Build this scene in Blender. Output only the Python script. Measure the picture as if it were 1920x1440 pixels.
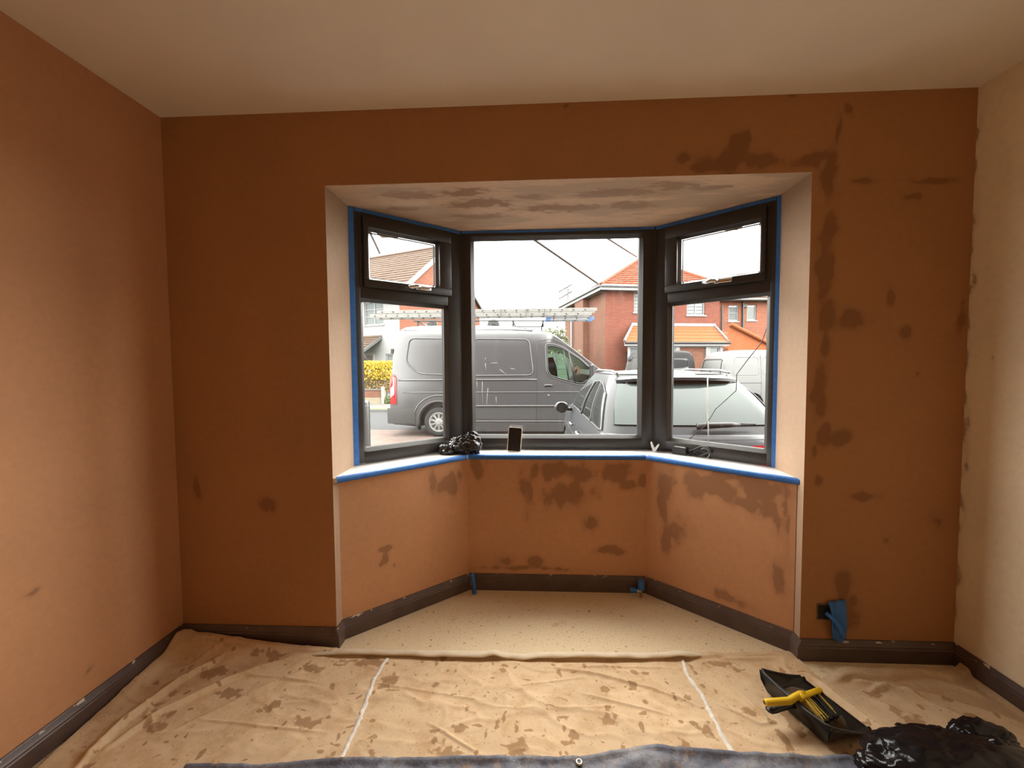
import bpy, bmesh, math, random
import numpy as np
from mathutils import Vector, Matrix

# ------------------------------------------------------------------ clear
for o in list(bpy.data.objects):
    bpy.data.objects.remove(o, do_unlink=True)
scene = bpy.context.scene
COL = scene.collection
random.seed(7)

# ------------------------------------------------------------------ camera
cam_data = bpy.data.cameras.new('camera')
cam = bpy.data.objects.new('camera', cam_data)
COL.objects.link(cam)
scene.camera = cam
cam_data.sensor_fit = 'HORIZONTAL'
cam_data.sensor_width = 36.0
cam_data.lens = 769.75 * 36.0 / 1920.0
cam_data.clip_start = 0.05
cam_data.clip_end = 500
YAW, PITCH, ROLL = -0.0477, -0.0462, -0.0066
_f = Vector((math.sin(YAW) * math.cos(PITCH), math.cos(YAW) * math.cos(PITCH), math.sin(PITCH)))
_r0 = Vector((math.cos(YAW), -math.sin(YAW), 0))
_u0 = _r0.cross(_f)
_r = _r0 * math.cos(ROLL) + _u0 * math.sin(ROLL)
_u = -_r0 * math.sin(ROLL) + _u0 * math.cos(ROLL)
cam.matrix_world = Matrix((( _r.x, _u.x, -_f.x, 1.6741), (_r.y, _u.y, -_f.y, -1.8369), (_r.z, _u.z, -_f.z, 1.319), (0, 0, 0, 1)))

# ------------------------------------------------------------------ world: even overcast sky
world = bpy.data.worlds.new('overcast_sky')
scene.world = world
world.use_nodes = True
wn = world.node_tree
wn.nodes.clear()
w_out = wn.nodes.new('ShaderNodeOutputWorld')
w_bg = wn.nodes.new('ShaderNodeBackground')
w_tc = wn.nodes.new('ShaderNodeTexCoord')
w_no = wn.nodes.new('ShaderNodeTexNoise')
w_no.inputs['Scale'].default_value = 3.0
w_no.inputs['Detail'].default_value = 4.0
w_cr = wn.nodes.new('ShaderNodeValToRGB')
w_cr.color_ramp.elements[0].position = 0.3
w_cr.color_ramp.elements[0].color = (0.92, 0.89, 0.845, 1)
w_cr.color_ramp.elements[1].position = 0.75
w_cr.color_ramp.elements[1].color = (1.0, 0.965, 0.915, 1)
wn.links.new(w_tc.outputs['Generated'], w_no.inputs['Vector'])
wn.links.new(w_no.outputs['Fac'], w_cr.inputs['Fac'])
wn.links.new(w_cr.outputs['Color'], w_bg.inputs['Color'])
wn.links.new(w_bg.outputs['Background'], w_out.inputs['Surface'])
w_bg.inputs['Strength'].default_value = 1.0

scene.view_settings.view_transform = 'Standard'
scene.view_settings.look = 'None'
scene.view_settings.gamma = 1.0
scene.view_settings.use_curve_mapping = False
scene.view_settings.exposure = 4.1

# ------------------------------------------------------------------ dimensions (metres)
W, H = 3.52, 2.45              # room width and height
ROOM_BACK = -3.3  # rear wall is unseen; set close so more light bounces forward
XL, XR, HO = 0.7526, 2.8648, 2.127   # bay opening
SK = 0.0925                    # skirting height
LOW = [(XL, 0.0), (XL, 0.055), (1.300, 0.5225), (2.3264, 0.5225), (XR, 0.045), (XR, 0.0)]   # plan of the walls under the sill
WIN = [(0.751, 0.227), (1.251, 0.658), (2.406, 0.658), (2.885, 0.227)]                       # plan of the inner window faces
ZS = 0.800                     # top of the sill
GZ = -0.335                    # outside ground

# portals only guide the daylight sampling through the three windows (they emit nothing)
for i in range(3):
    (x0, y0), (x1, y1) = WIN[i], WIN[i + 1]
    L = math.hypot(x1 - x0, y1 - y0)
    ld = bpy.data.lights.new('window_portal', 'AREA')
    ld.shape = 'RECTANGLE'
    ld.size = L
    ld.size_y = HO - ZS
    ld.cycles.is_portal = True
    lo = bpy.data.objects.new('window_portal', ld)
    COL.objects.link(lo)
    nx, ny = -(y1 - y0) / L, (x1 - x0) / L
    lo.location = ((x0 + x1) / 2 + nx * 0.09, (y0 + y1) / 2 + ny * 0.09, (HO + ZS) / 2)
    lo.rotation_euler = Vector((nx, ny, 0)).to_track_quat('Z', 'Y').to_euler()

# ------------------------------------------------------------------ numpy value noise
def _hash(ix, iy, seed):
    h = (ix.astype(np.int64) * 374761393 + iy.astype(np.int64) * 668265263 + seed * 974634777) & 0x7fffffff
    h = ((h ^ (h >> 13)) * 1274126177) & 0x7fffffff
    return ((h ^ (h >> 16)) & 0xffff) / 65535.0

def vnoise(x, y, seed=0):
    x = np.asarray(x, float); y = np.asarray(y, float)
    ix, iy = np.floor(x), np.floor(y)
    fx, fy = x - ix, y - iy
    fx, fy = fx * fx * (3 - 2 * fx), fy * fy * (3 - 2 * fy)
    a, b = _hash(ix, iy, seed), _hash(ix + 1, iy, seed)
    c, d = _hash(ix, iy + 1, seed), _hash(ix + 1, iy + 1, seed)
    return (a * (1 - fx) + b * fx) * (1 - fy) + (c * (1 - fx) + d * fx) * fy

def fbm(x, y, seed=0, octv=4):
    s, a, t = 0, 1.0, 0
    for k in range(octv):
        s = s + a * vnoise(np.asarray(x) * 2 ** k, np.asarray(y) * 2 ** k, seed + k * 17)
        t += a
        a *= 0.5
    return s / t

# ------------------------------------------------------------------ mesh helper
class MB:
    def __init__(self):
        self.v, self.f = [], []
    def quad_strip(self, rings, close=False, caps=False):
        n = len(rings[0]); b = len(self.v)
        for r in rings:
            self.v += [tuple(p) for p in r]
        for i in range(len(rings) - 1):
            for j in range(n if close else n - 1):
                k = (j + 1) % n
                self.f.append((b + i * n + j, b + i * n + k, b + (i + 1) * n + k, b + (i + 1) * n + j))
        if caps:
            self.f.append(tuple(b + j for j in range(n))[::-1])
            self.f.append(tuple(b + (len(rings) - 1) * n + j for j in range(n)))
        return self
    def box(self, x0, x1, y0, y1, z0, z1):
        b = len(self.v)
        self.v += [(x, y, z) for z in (z0, z1) for y in (y0, y1) for x in (x0, x1)]
        for q in ((0, 2, 3, 1), (4, 5, 7, 6), (0, 1, 5, 4), (2, 6, 7, 3), (0, 4, 6, 2), (1, 3, 7, 5)):
            self.f.append(tuple(b + i for i in q))
        return self
    def obox(self, c, ax, ay, az):
        """box from centre and three half-axis vectors"""
        c, ax, ay, az = Vector(c), Vector(ax), Vector(ay), Vector(az)
        b = len(self.v)
        for k in (-1, 1):
            for j in (-1, 1):
                for i in (-1, 1):
                    self.v.append(tuple(c + ax * i + ay * j + az * k))
        for q in ((0, 2, 3, 1), (4, 5, 7, 6), (0, 1, 5, 4), (2, 6, 7, 3), (0, 4, 6, 2), (1, 3, 7, 5)):
            self.f.append(tuple(b + i for i in q))
        return self
    def prism(self, poly, d0, d1, axis='z'):
        """polygon extruded along an axis: for 'z' poly is (x,y), for 'y' (x,z), for 'x' (y,z)"""
        n = len(poly); b = len(self.v)
        for d in (d0, d1):
            for p in poly:
                if axis == 'z': self.v.append((p[0], p[1], d))
                elif axis == 'y': self.v.append((p[0], d, p[1]))
                else: self.v.append((d, p[0], p[1]))
        self.f.append(tuple(b + i for i in range(n))[::-1])
        self.f.append(tuple(b + n + i for i in range(n)))
        for i in range(n):
            j = (i + 1) % n
            self.f.append((b + i, b + j, b + n + j, b + n + i))
        return self
    def tube(self, path, r, seg=8, closed=False, caps=True):
        path = [Vector(p) for p in path]
        n = len(path); rings = []
        up = None
        for i, p in enumerate(path):
            if closed:
                t = path[(i + 1) % n] - path[i - 1]
            else:
                t = path[min(i + 1, n - 1)] - path[max(i - 1, 0)]
            if t.length < 1e-9: t = Vector((0, 0, 1))
            t.normalize()
            if up is None:
                up = Vector((0, 0, 1)) if abs(t.z) < 0.9 else Vector((1, 0, 0))
            s = t.cross(up)
            if s.length < 1e-6: s = t.cross(Vector((0.3, 1, 0.2)))
            s.normalize()
            up = s.cross(t).normalized()
            rr = r[i] if isinstance(r, (list, tuple)) else r
            rings.append([p + (s * math.cos(a) + up * math.sin(a)) * rr for a in [2 * math.pi * k / seg for k in range(seg)]])
        if closed:
            rings.append(rings[0])
        self.quad_strip(rings, close=True, caps=caps and not closed)
        return self
    def lathe(self, prof, c=(0, 0, 0), axis='z', seg=24, cap=True):
        rings = []
        for (r, h) in prof:
            ring = []
            for k in range(seg):
                a = 2 * math.pi * k / seg
                x, y = r * math.cos(a), r * math.sin(a)
                if axis == 'z': ring.append((c[0] + x, c[1] + y, c[2] + h))
                elif axis == 'y': ring.append((c[0] + x, c[1] + h, c[2] - y))
                else: ring.append((c[0] + h, c[1] + x, c[2] + y))
            rings.append(ring)
        self.quad_strip(rings, close=True, caps=cap)
        return self
    def poly(self, pts):
        b = len(self.v)
        self.v += [tuple(p) for p in pts]
        self.f.append(tuple(range(b, b + len(pts))))
        return self
    def build(self, name, mat, parent=None, smooth=False, bevel=0, seg=2, weld=False):
        me = bpy.data.meshes.new(name)
        me.from_pydata(self.v, [], self.f)
        bm = bmesh.new(); bm.from_mesh(me)
        if weld:
            bmesh.ops.remove_doubles(bm, verts=bm.verts, dist=1e-5)
        bmesh.ops.recalc_face_normals(bm, faces=bm.faces)
        if bevel:
            ed = [e for e in bm.edges if len(e.link_faces) == 2 and e.calc_face_angle(0) > 0.5]
            bmesh.ops.bevel(bm, geom=ed, offset=bevel, segments=seg, affect='EDGES', profile=0.5, clamp_overlap=True)
        bm.to_mesh(me); bm.free()
        if smooth:
            me.shade_smooth()
            if smooth is not True:
                me.set_sharp_from_angle(angle=smooth)
        me.materials.append(mat)
        o = bpy.data.objects.new(name, me)
        COL.objects.link(o)
        if parent is not None:
            o.parent = parent
        return o

def tag(o, label=None, cat=None, group=None, kind=None):
    if label: o['label'] = label
    if cat: o['category'] = cat
    if group: o['group'] = group
    if kind: o['kind'] = kind
    return o

def empty(name, loc=(0, 0, 0), rz=0.0):
    o = bpy.data.objects.new(name, None)
    COL.objects.link(o)
    o.location = loc
    o.rotation_euler = (0, 0, rz)
    o.empty_display_size = 0.05
    return o

def copy_tree(o, parent=None):
    c = o.copy(); COL.objects.link(c)
    c.parent = parent
    for ch in list(o.children):
        copy_tree(ch, c)
    return c

def boolean_cut(obj, cutters):
    for c in cutters:
        m = obj.modifiers.new('cut', 'BOOLEAN')
        m.operation = 'DIFFERENCE'; m.solver = 'EXACT'; m.object = c
    bpy.context.view_layer.update()
    dg = bpy.context.evaluated_depsgraph_get()
    me = bpy.data.meshes.new_from_object(obj.evaluated_get(dg))
    obj.modifiers.clear()
    old = obj.data
    obj.data = me
    for c in cutters:
        bpy.data.objects.remove(c, do_unlink=True)
    return obj

# ------------------------------------------------------------------ materials
def new_mat(name):
    m = bpy.data.materials.new(name)
    m.use_nodes = True
    nt = m.node_tree
    b = nt.nodes['Principled BSDF']
    return m, nt, b

def N(nt, t, **kw):
    n = nt.nodes.new(t)
    for k, v in kw.items():
        if k in n.inputs: n.inputs[k].default_value = v
        else: setattr(n, k, v)
    return n

def c4(c): return (c[0], c[1], c[2], 1.0)

def ramp(nt, fac, stops):
    r = nt.nodes.new('ShaderNodeValToRGB')
    el = r.color_ramp.elements
    while len(el) < len(stops): el.new(0.5)
    for e, (p, c) in zip(el, stops):
        e.position = p
        e.color = c4(c) if not isinstance(c, (int, float)) else (c, c, c, 1)
    nt.links.new(fac, r.inputs['Fac'])
    return r.outputs['Color']

def mixc(nt, fac, a, b, mode='MIX'):
    m = nt.nodes.new('ShaderNodeMix')
    m.data_type = 'RGBA'; m.blend_type = mode
    for sock, val in ((m.inputs[0], fac), (m.inputs[6], a), (m.inputs[7], b)):
        if hasattr(val, 'is_output'): nt.links.new(val, sock)
        elif isinstance(val, (int, float)): sock.default_value = val
        else: sock.default_value = c4(val)
    return m.outputs[2]

def coords(nt, scale=(1, 1, 1), kind='Object'):
    tc = nt.nodes.new('ShaderNodeTexCoord')
    mp = nt.nodes.new('ShaderNodeMapping')
    mp.inputs['Scale'].default_value = scale
    nt.links.new(tc.outputs[kind], mp.inputs['Vector'])
    return mp.outputs['Vector']

def noise(nt, vec, scale, detail=4, rough=0.55):
    n = N(nt, 'ShaderNodeTexNoise')
    n.inputs['Scale'].default_value = scale
    n.inputs['Detail'].default_value = detail
    n.inputs['Roughness'].default_value = rough
    nt.links.new(vec, n.inputs['Vector'])
    return n.outputs['Fac']

def bump(nt, b, height, strength=0.2, dist=0.01):
    bp = N(nt, 'ShaderNodeBump', Strength=strength, Distance=dist)
    nt.links.new(height, bp.inputs['Height'])
    nt.links.new(bp.outputs['Normal'], b.inputs['Normal'])

def simple(name, col, rough=0.5, metal=0.0, var=0.12, nscale=30, coat=0.0, bstr=0.0, spec=None):
    """plain surface with a slight procedural tone variation"""
    m, nt, b = new_mat(name)
    v = coords(nt)
    f = noise(nt, v, nscale)
    c = ramp(nt, f, [(0.25, [x * (1 - var) for x in col]), (0.75, [min(1, x * (1 + var)) for x in col])])
    nt.links.new(c, b.inputs['Base Color'])
    b.inputs['Roughness'].default_value = rough
    b.inputs['Metallic'].default_value = metal
    if coat: b.inputs['Coat Weight'].default_value = coat
    if spec is not None: b.inputs['Specular IOR Level'].default_value = spec
    if bstr: bump(nt, b, f, bstr)
    return m

def glass_mat(name, tint=(0.96, 0.98, 0.97), ior=1.45, dirt=0.0):
    m = bpy.data.materials.new(name); m.use_nodes = True
    nt = m.node_tree; nt.nodes.clear()
    out = N(nt, 'ShaderNodeOutputMaterial')
    tr = N(nt, 'ShaderNodeBsdfTransparent'); tr.inputs['Color'].default_value = c4(tint)
    gl = N(nt, 'ShaderNodeBsdfGlossy'); gl.inputs['Roughness'].default_value = 0.02
    # thin-sheet reflectance (Schlick), the same from either side of the pane
    ge = N(nt, 'ShaderNodeNewGeometry')
    dt = N(nt, 'ShaderNodeVectorMath', operation='DOT_PRODUCT'); nt.links.new(ge.outputs['Normal'], dt.inputs[0]); nt.links.new(ge.outputs['Incoming'], dt.inputs[1])
    ab = N(nt, 'ShaderNodeMath', operation='ABSOLUTE'); nt.links.new(dt.outputs['Value'], ab.inputs[0])
    iv = N(nt, 'ShaderNodeMath', operation='SUBTRACT'); iv.inputs[0].default_value = 1.0; nt.links.new(ab.outputs[0], iv.inputs[1])
    pw = N(nt, 'ShaderNodeMath', operation='POWER'); nt.links.new(iv.outputs[0], pw.inputs[0]); pw.inputs[1].default_value = 5.0
    r0 = ((ior - 1) / (ior + 1)) ** 2
    fr = N(nt, 'ShaderNodeMath', operation='MULTIPLY_ADD'); nt.links.new(pw.outputs[0], fr.inputs[0]); fr.inputs[1].default_value = 0.6; fr.inputs[2].default_value = r0
    mx = N(nt, 'ShaderNodeMixShader')
    nt.links.new(fr.outputs[0], mx.inputs[0]); nt.links.new(tr.outputs[0], mx.inputs[1]); nt.links.new(gl.outputs[0], mx.inputs[2])
    last = mx.outputs[0]
    if dirt:
        v = coords(nt, (14, 14, 1.1))
        f = ramp(nt, noise(nt, v, 3.0, 6, 0.7), [(0.55, 0.0), (0.85, dirt)])
        df = N(nt, 'ShaderNodeBsdfTranslucent'); df.inputs['Color'].default_value = (0.8, 0.82, 0.82, 1)
        m2 = N(nt, 'ShaderNodeMixShader')
        nt.links.new(f, m2.inputs[0]); nt.links.new(last, m2.inputs[1]); nt.links.new(df.outputs[0], m2.inputs[2])
        last = m2.outputs[0]
    nt.links.new(last, out.inputs['Surface'])
    return m

PLASTER = (0.58, 0.290, 0.145)
DAMP = (0.27, 0.125, 0.06)

def plaster_mat(name, base=PLASTER, damp=DAMP, streak=(1, 1, 1), streak_amt=0.0, rough=0.75):
    """skimmed plaster; the vertex attribute 'damp' says where it has not dried out yet"""
    m, nt, b = new_mat(name)
    v = coords(nt)
    big = noise(nt, v, 1.6, 5, 0.6)
    fine = noise(nt, v, 38, 5, 0.65)
    c1 = ramp(nt, big, [(0.3, [x * 0.90 for x in base]), (0.7, [min(1, x * 1.10) for x in base])])
    c2 = mixc(nt, 0.25, c1, ramp(nt, fine, [(0.3, [x * 0.8 for x in base]), (0.7, [min(1, x * 1.2) for x in base])]))
    at = N(nt, 'ShaderNodeAttribute', attribute_name='damp')
    ed = N(nt, 'ShaderNodeMath', operation='MULTIPLY_ADD')
    nt.links.new(fine, ed.inputs[0]); ed.inputs[1].default_value = 0.35; nt.links.new(at.outputs['Fac'], ed.inputs[2])
    mask = ramp(nt, ed.outputs[0], [(0.62, 0.0), (0.78, 1.0)])
    edge = ramp(nt, ed.outputs[0], [(0.35, 0.0), (0.80, 0.30)])
    c3 = mixc(nt, edge, c2, damp)
    msk2 = N(nt, 'ShaderNodeMath', operation='MULTIPLY'); nt.links.new(mask, msk2.inputs[0]); msk2.inputs[1].default_value = 0.62
    c3 = mixc(nt, msk2.outputs[0], c3, damp)
    if streak_amt:
        vs = coords(nt, streak)
        st = ramp(nt, noise(nt, vs, 2.2, 5, 0.6), [(0.46, 0.0), (0.54, streak_amt)])
        c3 = mixc(nt, st, c3, [x * 0.62 for x in base])
    nt.links.new(c3, b.inputs['Base Color'])
    rr = ramp(nt, big, [(0.2, rough - 0.12), (0.8, rough + 0.1)])
    nt.links.new(rr, b.inputs['Roughness'])
    b.inputs['Specular IOR Level'].default_value = 0.35
    bump(nt, b, noise(nt, v, 9, 6, 0.6), 0.12, 0.01)
    return m

def skirting_mat():
    m, nt, b = new_mat('skirting_paint')
    v = coords(nt)
    f = noise(nt, v, 12)
    c = ramp(nt, f, [(0.3, (0.080, 0.050, 0.041)), (0.7, (0.118, 0.076, 0.062))])
    chip = ramp(nt, noise(nt, coords(nt, (1, 1, 2)), 26, 3, 0.5), [(0.645, 0.0), (0.67, 1.0)])
    sep = N(nt, 'ShaderNodeSeparateXYZ'); tc = N(nt, 'ShaderNodeTexCoord'); nt.links.new(tc.outputs['Object'], sep.inputs[0])
    top = ramp(nt, sep.outputs['Z'], [(0.080, 0.0), (0.086, 1.0)])
    cm = mixc(nt, 1.0, chip, top, 'MULTIPLY')
    c = mixc(nt, cm, c, (0.62, 0.52, 0.42))
    nt.links.new(c, b.inputs['Base Color'])
    b.inputs['Roughness'].default_value = 0.42
    bump(nt, b, f, 0.05)
    return m

def carpet_mat():
    """speckled beige floor with splashes of plaster"""
    m, nt, b = new_mat('floor_speckle')
    v = coords(nt)
    sp = noise(nt, v, 260, 3, 0.7)
    c = ramp(nt, sp, [(0.32, (0.50, 0.35, 0.20)), (0.44, (0.86, 0.68, 0.44)), (0.70, (0.93, 0.78, 0.54))])
    d = ramp(nt, noise(nt, v, 30, 4, 0.65), [(0.63, 0.0), (0.67, 0.75)])
    c = mixc(nt, d, c, (0.40, 0.22, 0.11))
    d3 = ramp(nt, noise(nt, v, 105, 3, 0.6), [(0.60, 0.0), (0.66, 0.6)])
    c = mixc(nt, d3, c, (0.36, 0.22, 0.12))
    d2 = ramp(nt, noise(nt, v, 7, 5, 0.7), [(0.62, 0.0), (0.72, 0.45)])
    c = mixc(nt, d2, c, (0.42, 0.24, 0.12))
    nt.links.new(c, b.inputs['Base Color'])
    b.inputs['Roughness'].default_value = 0.95
    b.inputs['Specular IOR Level'].default_value = 0.1
    bump(nt, b, sp, 0.5, 0.004)
    return m

def sheet_mat(name, base=(0.74, 0.535, 0.335)):
    """cotton dust sheet: attribute 'stain' marks trodden-in plaster"""
    m, nt, b = new_mat(name)
    v = coords(nt)
    big = noise(nt, v, 4, 5, 0.6)
    c = ramp(nt, big, [(0.3, [x * 0.90 for x in base]), (0.7, [min(1, x * 1.08) for x in base])])
    fine = noise(nt, v, 75, 4, 0.65)
    d = ramp(nt, fine, [(0.615, 0.0), (0.69, 0.70)])
    c = mixc(nt, d, c, (0.33, 0.17, 0.075))
    sm = ramp(nt, noise(nt, v, 9, 6, 0.75), [(0.46, 0.0), (0.74, 0.62)])
    c = mixc(nt, sm, c, (0.48, 0.26, 0.115))
    bl = noise(nt, v, 24, 5, 0.7)
    d = ramp(nt, bl, [(0.64, 0.0), (0.70, 0.55)])
    c = mixc(nt, d, c, (0.40, 0.22, 0.10))
    at = N(nt, 'ShaderNodeAttribute', attribute_name='stain')
    ed = N(nt, 'ShaderNodeMath', operation='MULTIPLY_ADD')
    nt.links.new(fine, ed.inputs[0]); ed.inputs[1].default_value = 0.5; nt.links.new(at.outputs['Fac'], ed.inputs[2])
    k = ramp(nt, ed.outputs[0], [(0.66, 0.0), (0.80, 0.72)])
    c = mixc(nt, k, c, (0.33, 0.175, 0.08))
    nt.links.new(c, b.inputs['Base Color'])
    b.inputs['Roughness'].default_value = 0.95
    b.inputs['Specular IOR Level'].default_value = 0.1
    wv = noise(nt, coords(nt), 420, 2, 0.5)
    bump(nt, b, wv, 0.25, 0.002)
    return m

def tarp_mat():
    """woven blue-grey tarpaulin, dusty and patched with dried plaster"""
    m, nt, b = new_mat('tarpaulin_blue')
    v = coords(nt)
    c = ramp(nt, noise(nt, v, 7, 6, 0.75), [(0.30, (0.060, 0.060, 0.085)), (0.48, (0.135, 0.14, 0.18)), (0.60, (0.24, 0.24, 0.26)), (0.72, (0.40, 0.36, 0.32))])
    d = ramp(nt, noise(nt, v, 15, 5, 0.7), [(0.55, 0.0), (0.66, 0.8)])
    c = mixc(nt, d, c, (0.36, 0.23, 0.15))
    d = ramp(nt, noise(nt, v, 60, 4, 0.6), [(0.60, 0.0), (0.70, 0.7)])
    c = mixc(nt, d, c, (0.05, 0.045, 0.055))
    nt.links.new(c, b.inputs['Base Color'])
    b.inputs['Roughness'].default_value = 0.6
    bump(nt, b, noise(nt, v, 45, 5, 0.6), 0.5, 0.006)
    return m

def brick_mat(name, c1, c2, mortar, scale=1.0, dirt=0.25, tint=None):
    m, nt, b = new_mat(name)
    tc = N(nt, 'ShaderNodeTexCoord'); sp = N(nt, 'ShaderNodeSeparateXYZ'); nt.links.new(tc.outputs['Object'], sp.inputs[0])
    ad = N(nt, 'ShaderNodeMath', operation='ADD'); nt.links.new(sp.outputs['X'], ad.inputs[0]); nt.links.new(sp.outputs['Y'], ad.inputs[1])
    cb = N(nt, 'ShaderNodeCombineXYZ'); nt.links.new(ad.outputs[0], cb.inputs['X']); nt.links.new(sp.outputs['Z'], cb.inputs['Y'])
    br = N(nt, 'ShaderNodeTexBrick')
    br.inputs['Scale'].default_value = scale
    br.inputs['Brick Width'].default_value = 0.225; br.inputs['Row Height'].default_value = 0.075
    br.inputs['Mortar Size'].default_value = 0.009; br.inputs['Mortar Smooth'].default_value = 0.2
    br.inputs['Color1'].default_value = c4(c1); br.inputs['Color2'].default_value = c4(c2); br.inputs['Mortar'].default_value = c4(mortar)
    nt.links.new(cb.outputs[0], br.inputs['Vector'])
    f = ramp(nt, noise(nt, tc.outputs['Object'], 1.3, 6, 0.7), [(0.35, 0.0), (0.75, dirt)])
    c = mixc(nt, f, br.outputs['Color'], tint or [x * 0.55 for x in c1])
    nt.links.new(c, b.inputs['Base Color'])
    b.inputs['Roughness'].default_value = 0.9
    b.inputs['Specular IOR Level'].default_value = 0.15
    bump(nt, b, br.outputs['Fac'], 0.4, -0.006)
    return m

def pave_mat():
    m, nt, b = new_mat('block_paving')
    v = coords(nt)
    mp = N(nt, 'ShaderNodeMapping'); mp.inputs['Rotation'].default_value = (0, 0, math.radians(45)); nt.links.new(v, mp.inputs['Vector'])
    br = N(nt, 'ShaderNodeTexBrick')
    br.inputs['Scale'].default_value = 1.0
    br.inputs['Brick Width'].default_value = 0.2; br.inputs['Row Height'].default_value = 0.1; br.inputs['Mortar Size'].default_value = 0.006
    br.inputs['Color1'].default_value = (0.0840, 0.0588, 0.0504, 1); br.inputs['Color2'].default_value = (0.1092, 0.0798, 0.0693, 1); br.inputs['Mortar'].default_value = (0.0420, 0.0357, 0.0315, 1)
    nt.links.new(mp.outputs[0], br.inputs['Vector'])
    nt.links.new(mixc(nt, ramp(nt, noise(nt, v, 1.5, 5, 0.7), [(0.4, 0.0), (0.7, 0.4)]), br.outputs['Color'], (0.10, 0.09, 0.08)), b.inputs['Base Color'])
    b.inputs['Roughness'].default_value = 0.9
    b.inputs['Specular IOR Level'].default_value = 0.12
    bump(nt, b, br.outputs['Fac'], 0.4, -0.005)
    return m

def bag_mat(name='bin_bag_plastic'):
    m, nt, b = new_mat(name)
    v = coords(nt)
    f = noise(nt, v, 22, 5, 0.6)
    nt.links.new(ramp(nt, f, [(0.2, (0.004, 0.004, 0.005)), (0.8, (0.009, 0.009, 0.010))]), b.inputs['Base Color'])
    b.inputs['Roughness'].default_value = 0.22
    b.inputs['Specular IOR Level'].default_value = 0.32
    bump(nt, b, noise(nt, coords(nt, (1, 1, 1)), 26, 4, 0.5), 0.30, 0.010)
    return m

M = {}
M['plaster'] = plaster_mat('plaster_pink')
M['plaster_front'] = plaster_mat('plaster_front_shade', base=(0.42, 0.190, 0.074), damp=(0.22, 0.090, 0.035))  # same plaster as the left wall; the window wall's shade is in this base colour
M['plaster_jamb'] = plaster_mat('plaster_reveal', base=(0.40, 0.265, 0.175))  # jamb tone, duller and less orange than the wall plaster
M['plaster_soffit'] = plaster_mat('plaster_soffit', base=(0.68, 0.47, 0.315), streak=(0.9, 3.2, 1), streak_amt=0.55, rough=0.6)
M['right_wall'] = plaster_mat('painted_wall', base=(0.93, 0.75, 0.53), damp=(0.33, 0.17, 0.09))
M['ceiling'] = simple('ceiling_paint', (0.93, 0.82, 0.68), 0.9, var=0.04, nscale=3)
M['skirting'] = skirting_mat()
M['floor'] = carpet_mat()
M['sheet'] = sheet_mat('dust_sheet_cotton')
M['sheet2'] = sheet_mat('dust_sheet_old', (0.64, 0.47, 0.305))
M['hem'] = simple('sheet_hem', (0.76, 0.63, 0.46), 0.95, var=0.10, nscale=14, spec=0.1)
M['seam'] = simple('sheet_seam', (0.80, 0.74, 0.66), 0.95, var=0.15, nscale=60, spec=0.1)
M['tarp'] = tarp_mat()
M['upvc'] = simple('upvc_dark', (0.030, 0.026, 0.024), 0.38, var=0.10, nscale=120, bstr=0.05)
M['upvc_bead'] = simple('upvc_bead', (0.045, 0.040, 0.036), 0.30, var=0.08)
M['spacer'] = simple('spacer_bar', (0.030, 0.030, 0.029), 0.6, spec=0.2)
M['chrome'] = simple('handle_chrome', (0.75, 0.73, 0.70), 0.18, metal=1.0, var=0.03)
M['glass'] = glass_mat('window_glass', (0.97, 0.985, 0.98), dirt=0.015)
M['sill'] = simple('sill_white', (0.82, 0.80, 0.77), 0.45, var=0.05, nscale=18)
M['tape'] = simple('masking_tape_blue', (0.032, 0.155, 0.48), 0.55, var=0.22, nscale=40)
M['bag'] = bag_mat()
M['bag_shiny'] = bag_mat('bag_plastic_shiny')
M['bag_shiny'].node_tree.nodes['Principled BSDF'].inputs['Specular IOR Level'].default_value = 0.8
M['black_plastic'] = simple('black_plastic', (0.016, 0.016, 0.017), 0.38, var=0.2, nscale=30)
M['white_plastic'] = simple('white_plastic', (0.80, 0.80, 0.78), 0.35, var=0.03)
M['cable_black'] = simple('cable_black', (0.014, 0.014, 0.014), 0.45)
M['cable_grey'] = simple('cable_grey', (0.33, 0.33, 0.31), 0.5)
M['copper'] = simple('pipe_copper', (0.42, 0.26, 0.15), 0.45, metal=0.7)

# ================================================================== THE ROOM
BL_FRONT = [(2.78, 2.443, 0.022, 0.010), (1.83, 2.446, 0.016, 0.008), (2.549, 2.22, 0.053, 0.089), (2.527, 2.182, 0.133, 0.04), (2.66, 2.179, 0.088, 0.027), (2.858, 2.182, 0.076, 0.026), (2.438, 2.158, 0.089, 0.02), (2.337, 2.193, 0.034, 0.027), (2.581, 2.269, 0.027, 0.049), (2.931, 2.109, 0.031, 0.1), (2.938, 1.887, 0.033, 0.101), (2.931, 1.73, 0.033, 0.124), (2.954, 1.526, 0.044, 0.068), (3.052, 1.507, 0.057, 0.041), (2.941, 1.389, 0.02, 0.069), (3.06, 2.079, 0.061, 0.012), (3.357, 2.071, 0.106, 0.012), (3.263, 2.005, 0.034, 0.02), (3.206, 1.602, 0.02, 0.032), (3.273, 1.443, 0.02, 0.027), (3.008, 2.38, 0.017, 0.026), (2.959, 2.295, 0.012, 0.055), (3.499, 1.519, 0.021, 0.09), (2.917, 1.182, 0.031, 0.116), (3.012, 1.007, 0.049, 0.035), (2.94, 1.019, 0.027, 0.059), (2.913, 0.925, 0.018, 0.035), (2.927, 0.807, 0.025, 0.028), (3.12, 0.738, 0.058, 0.017), (3.424, 0.635, 0.033, 0.042), (3.221, 0.526, 0.013, 0.014), (3.054, 0.332, 0.039, 0.077), (3.09, 0.265, 0.023, 0.044), (3.07, 0.187, 0.05, 0.073), (0.433, 0.677, 0.041, 0.041), (0.104, 0.737, 0.021, 0.066), (3.323, 1.272, 0.012, 0.012)]
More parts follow.
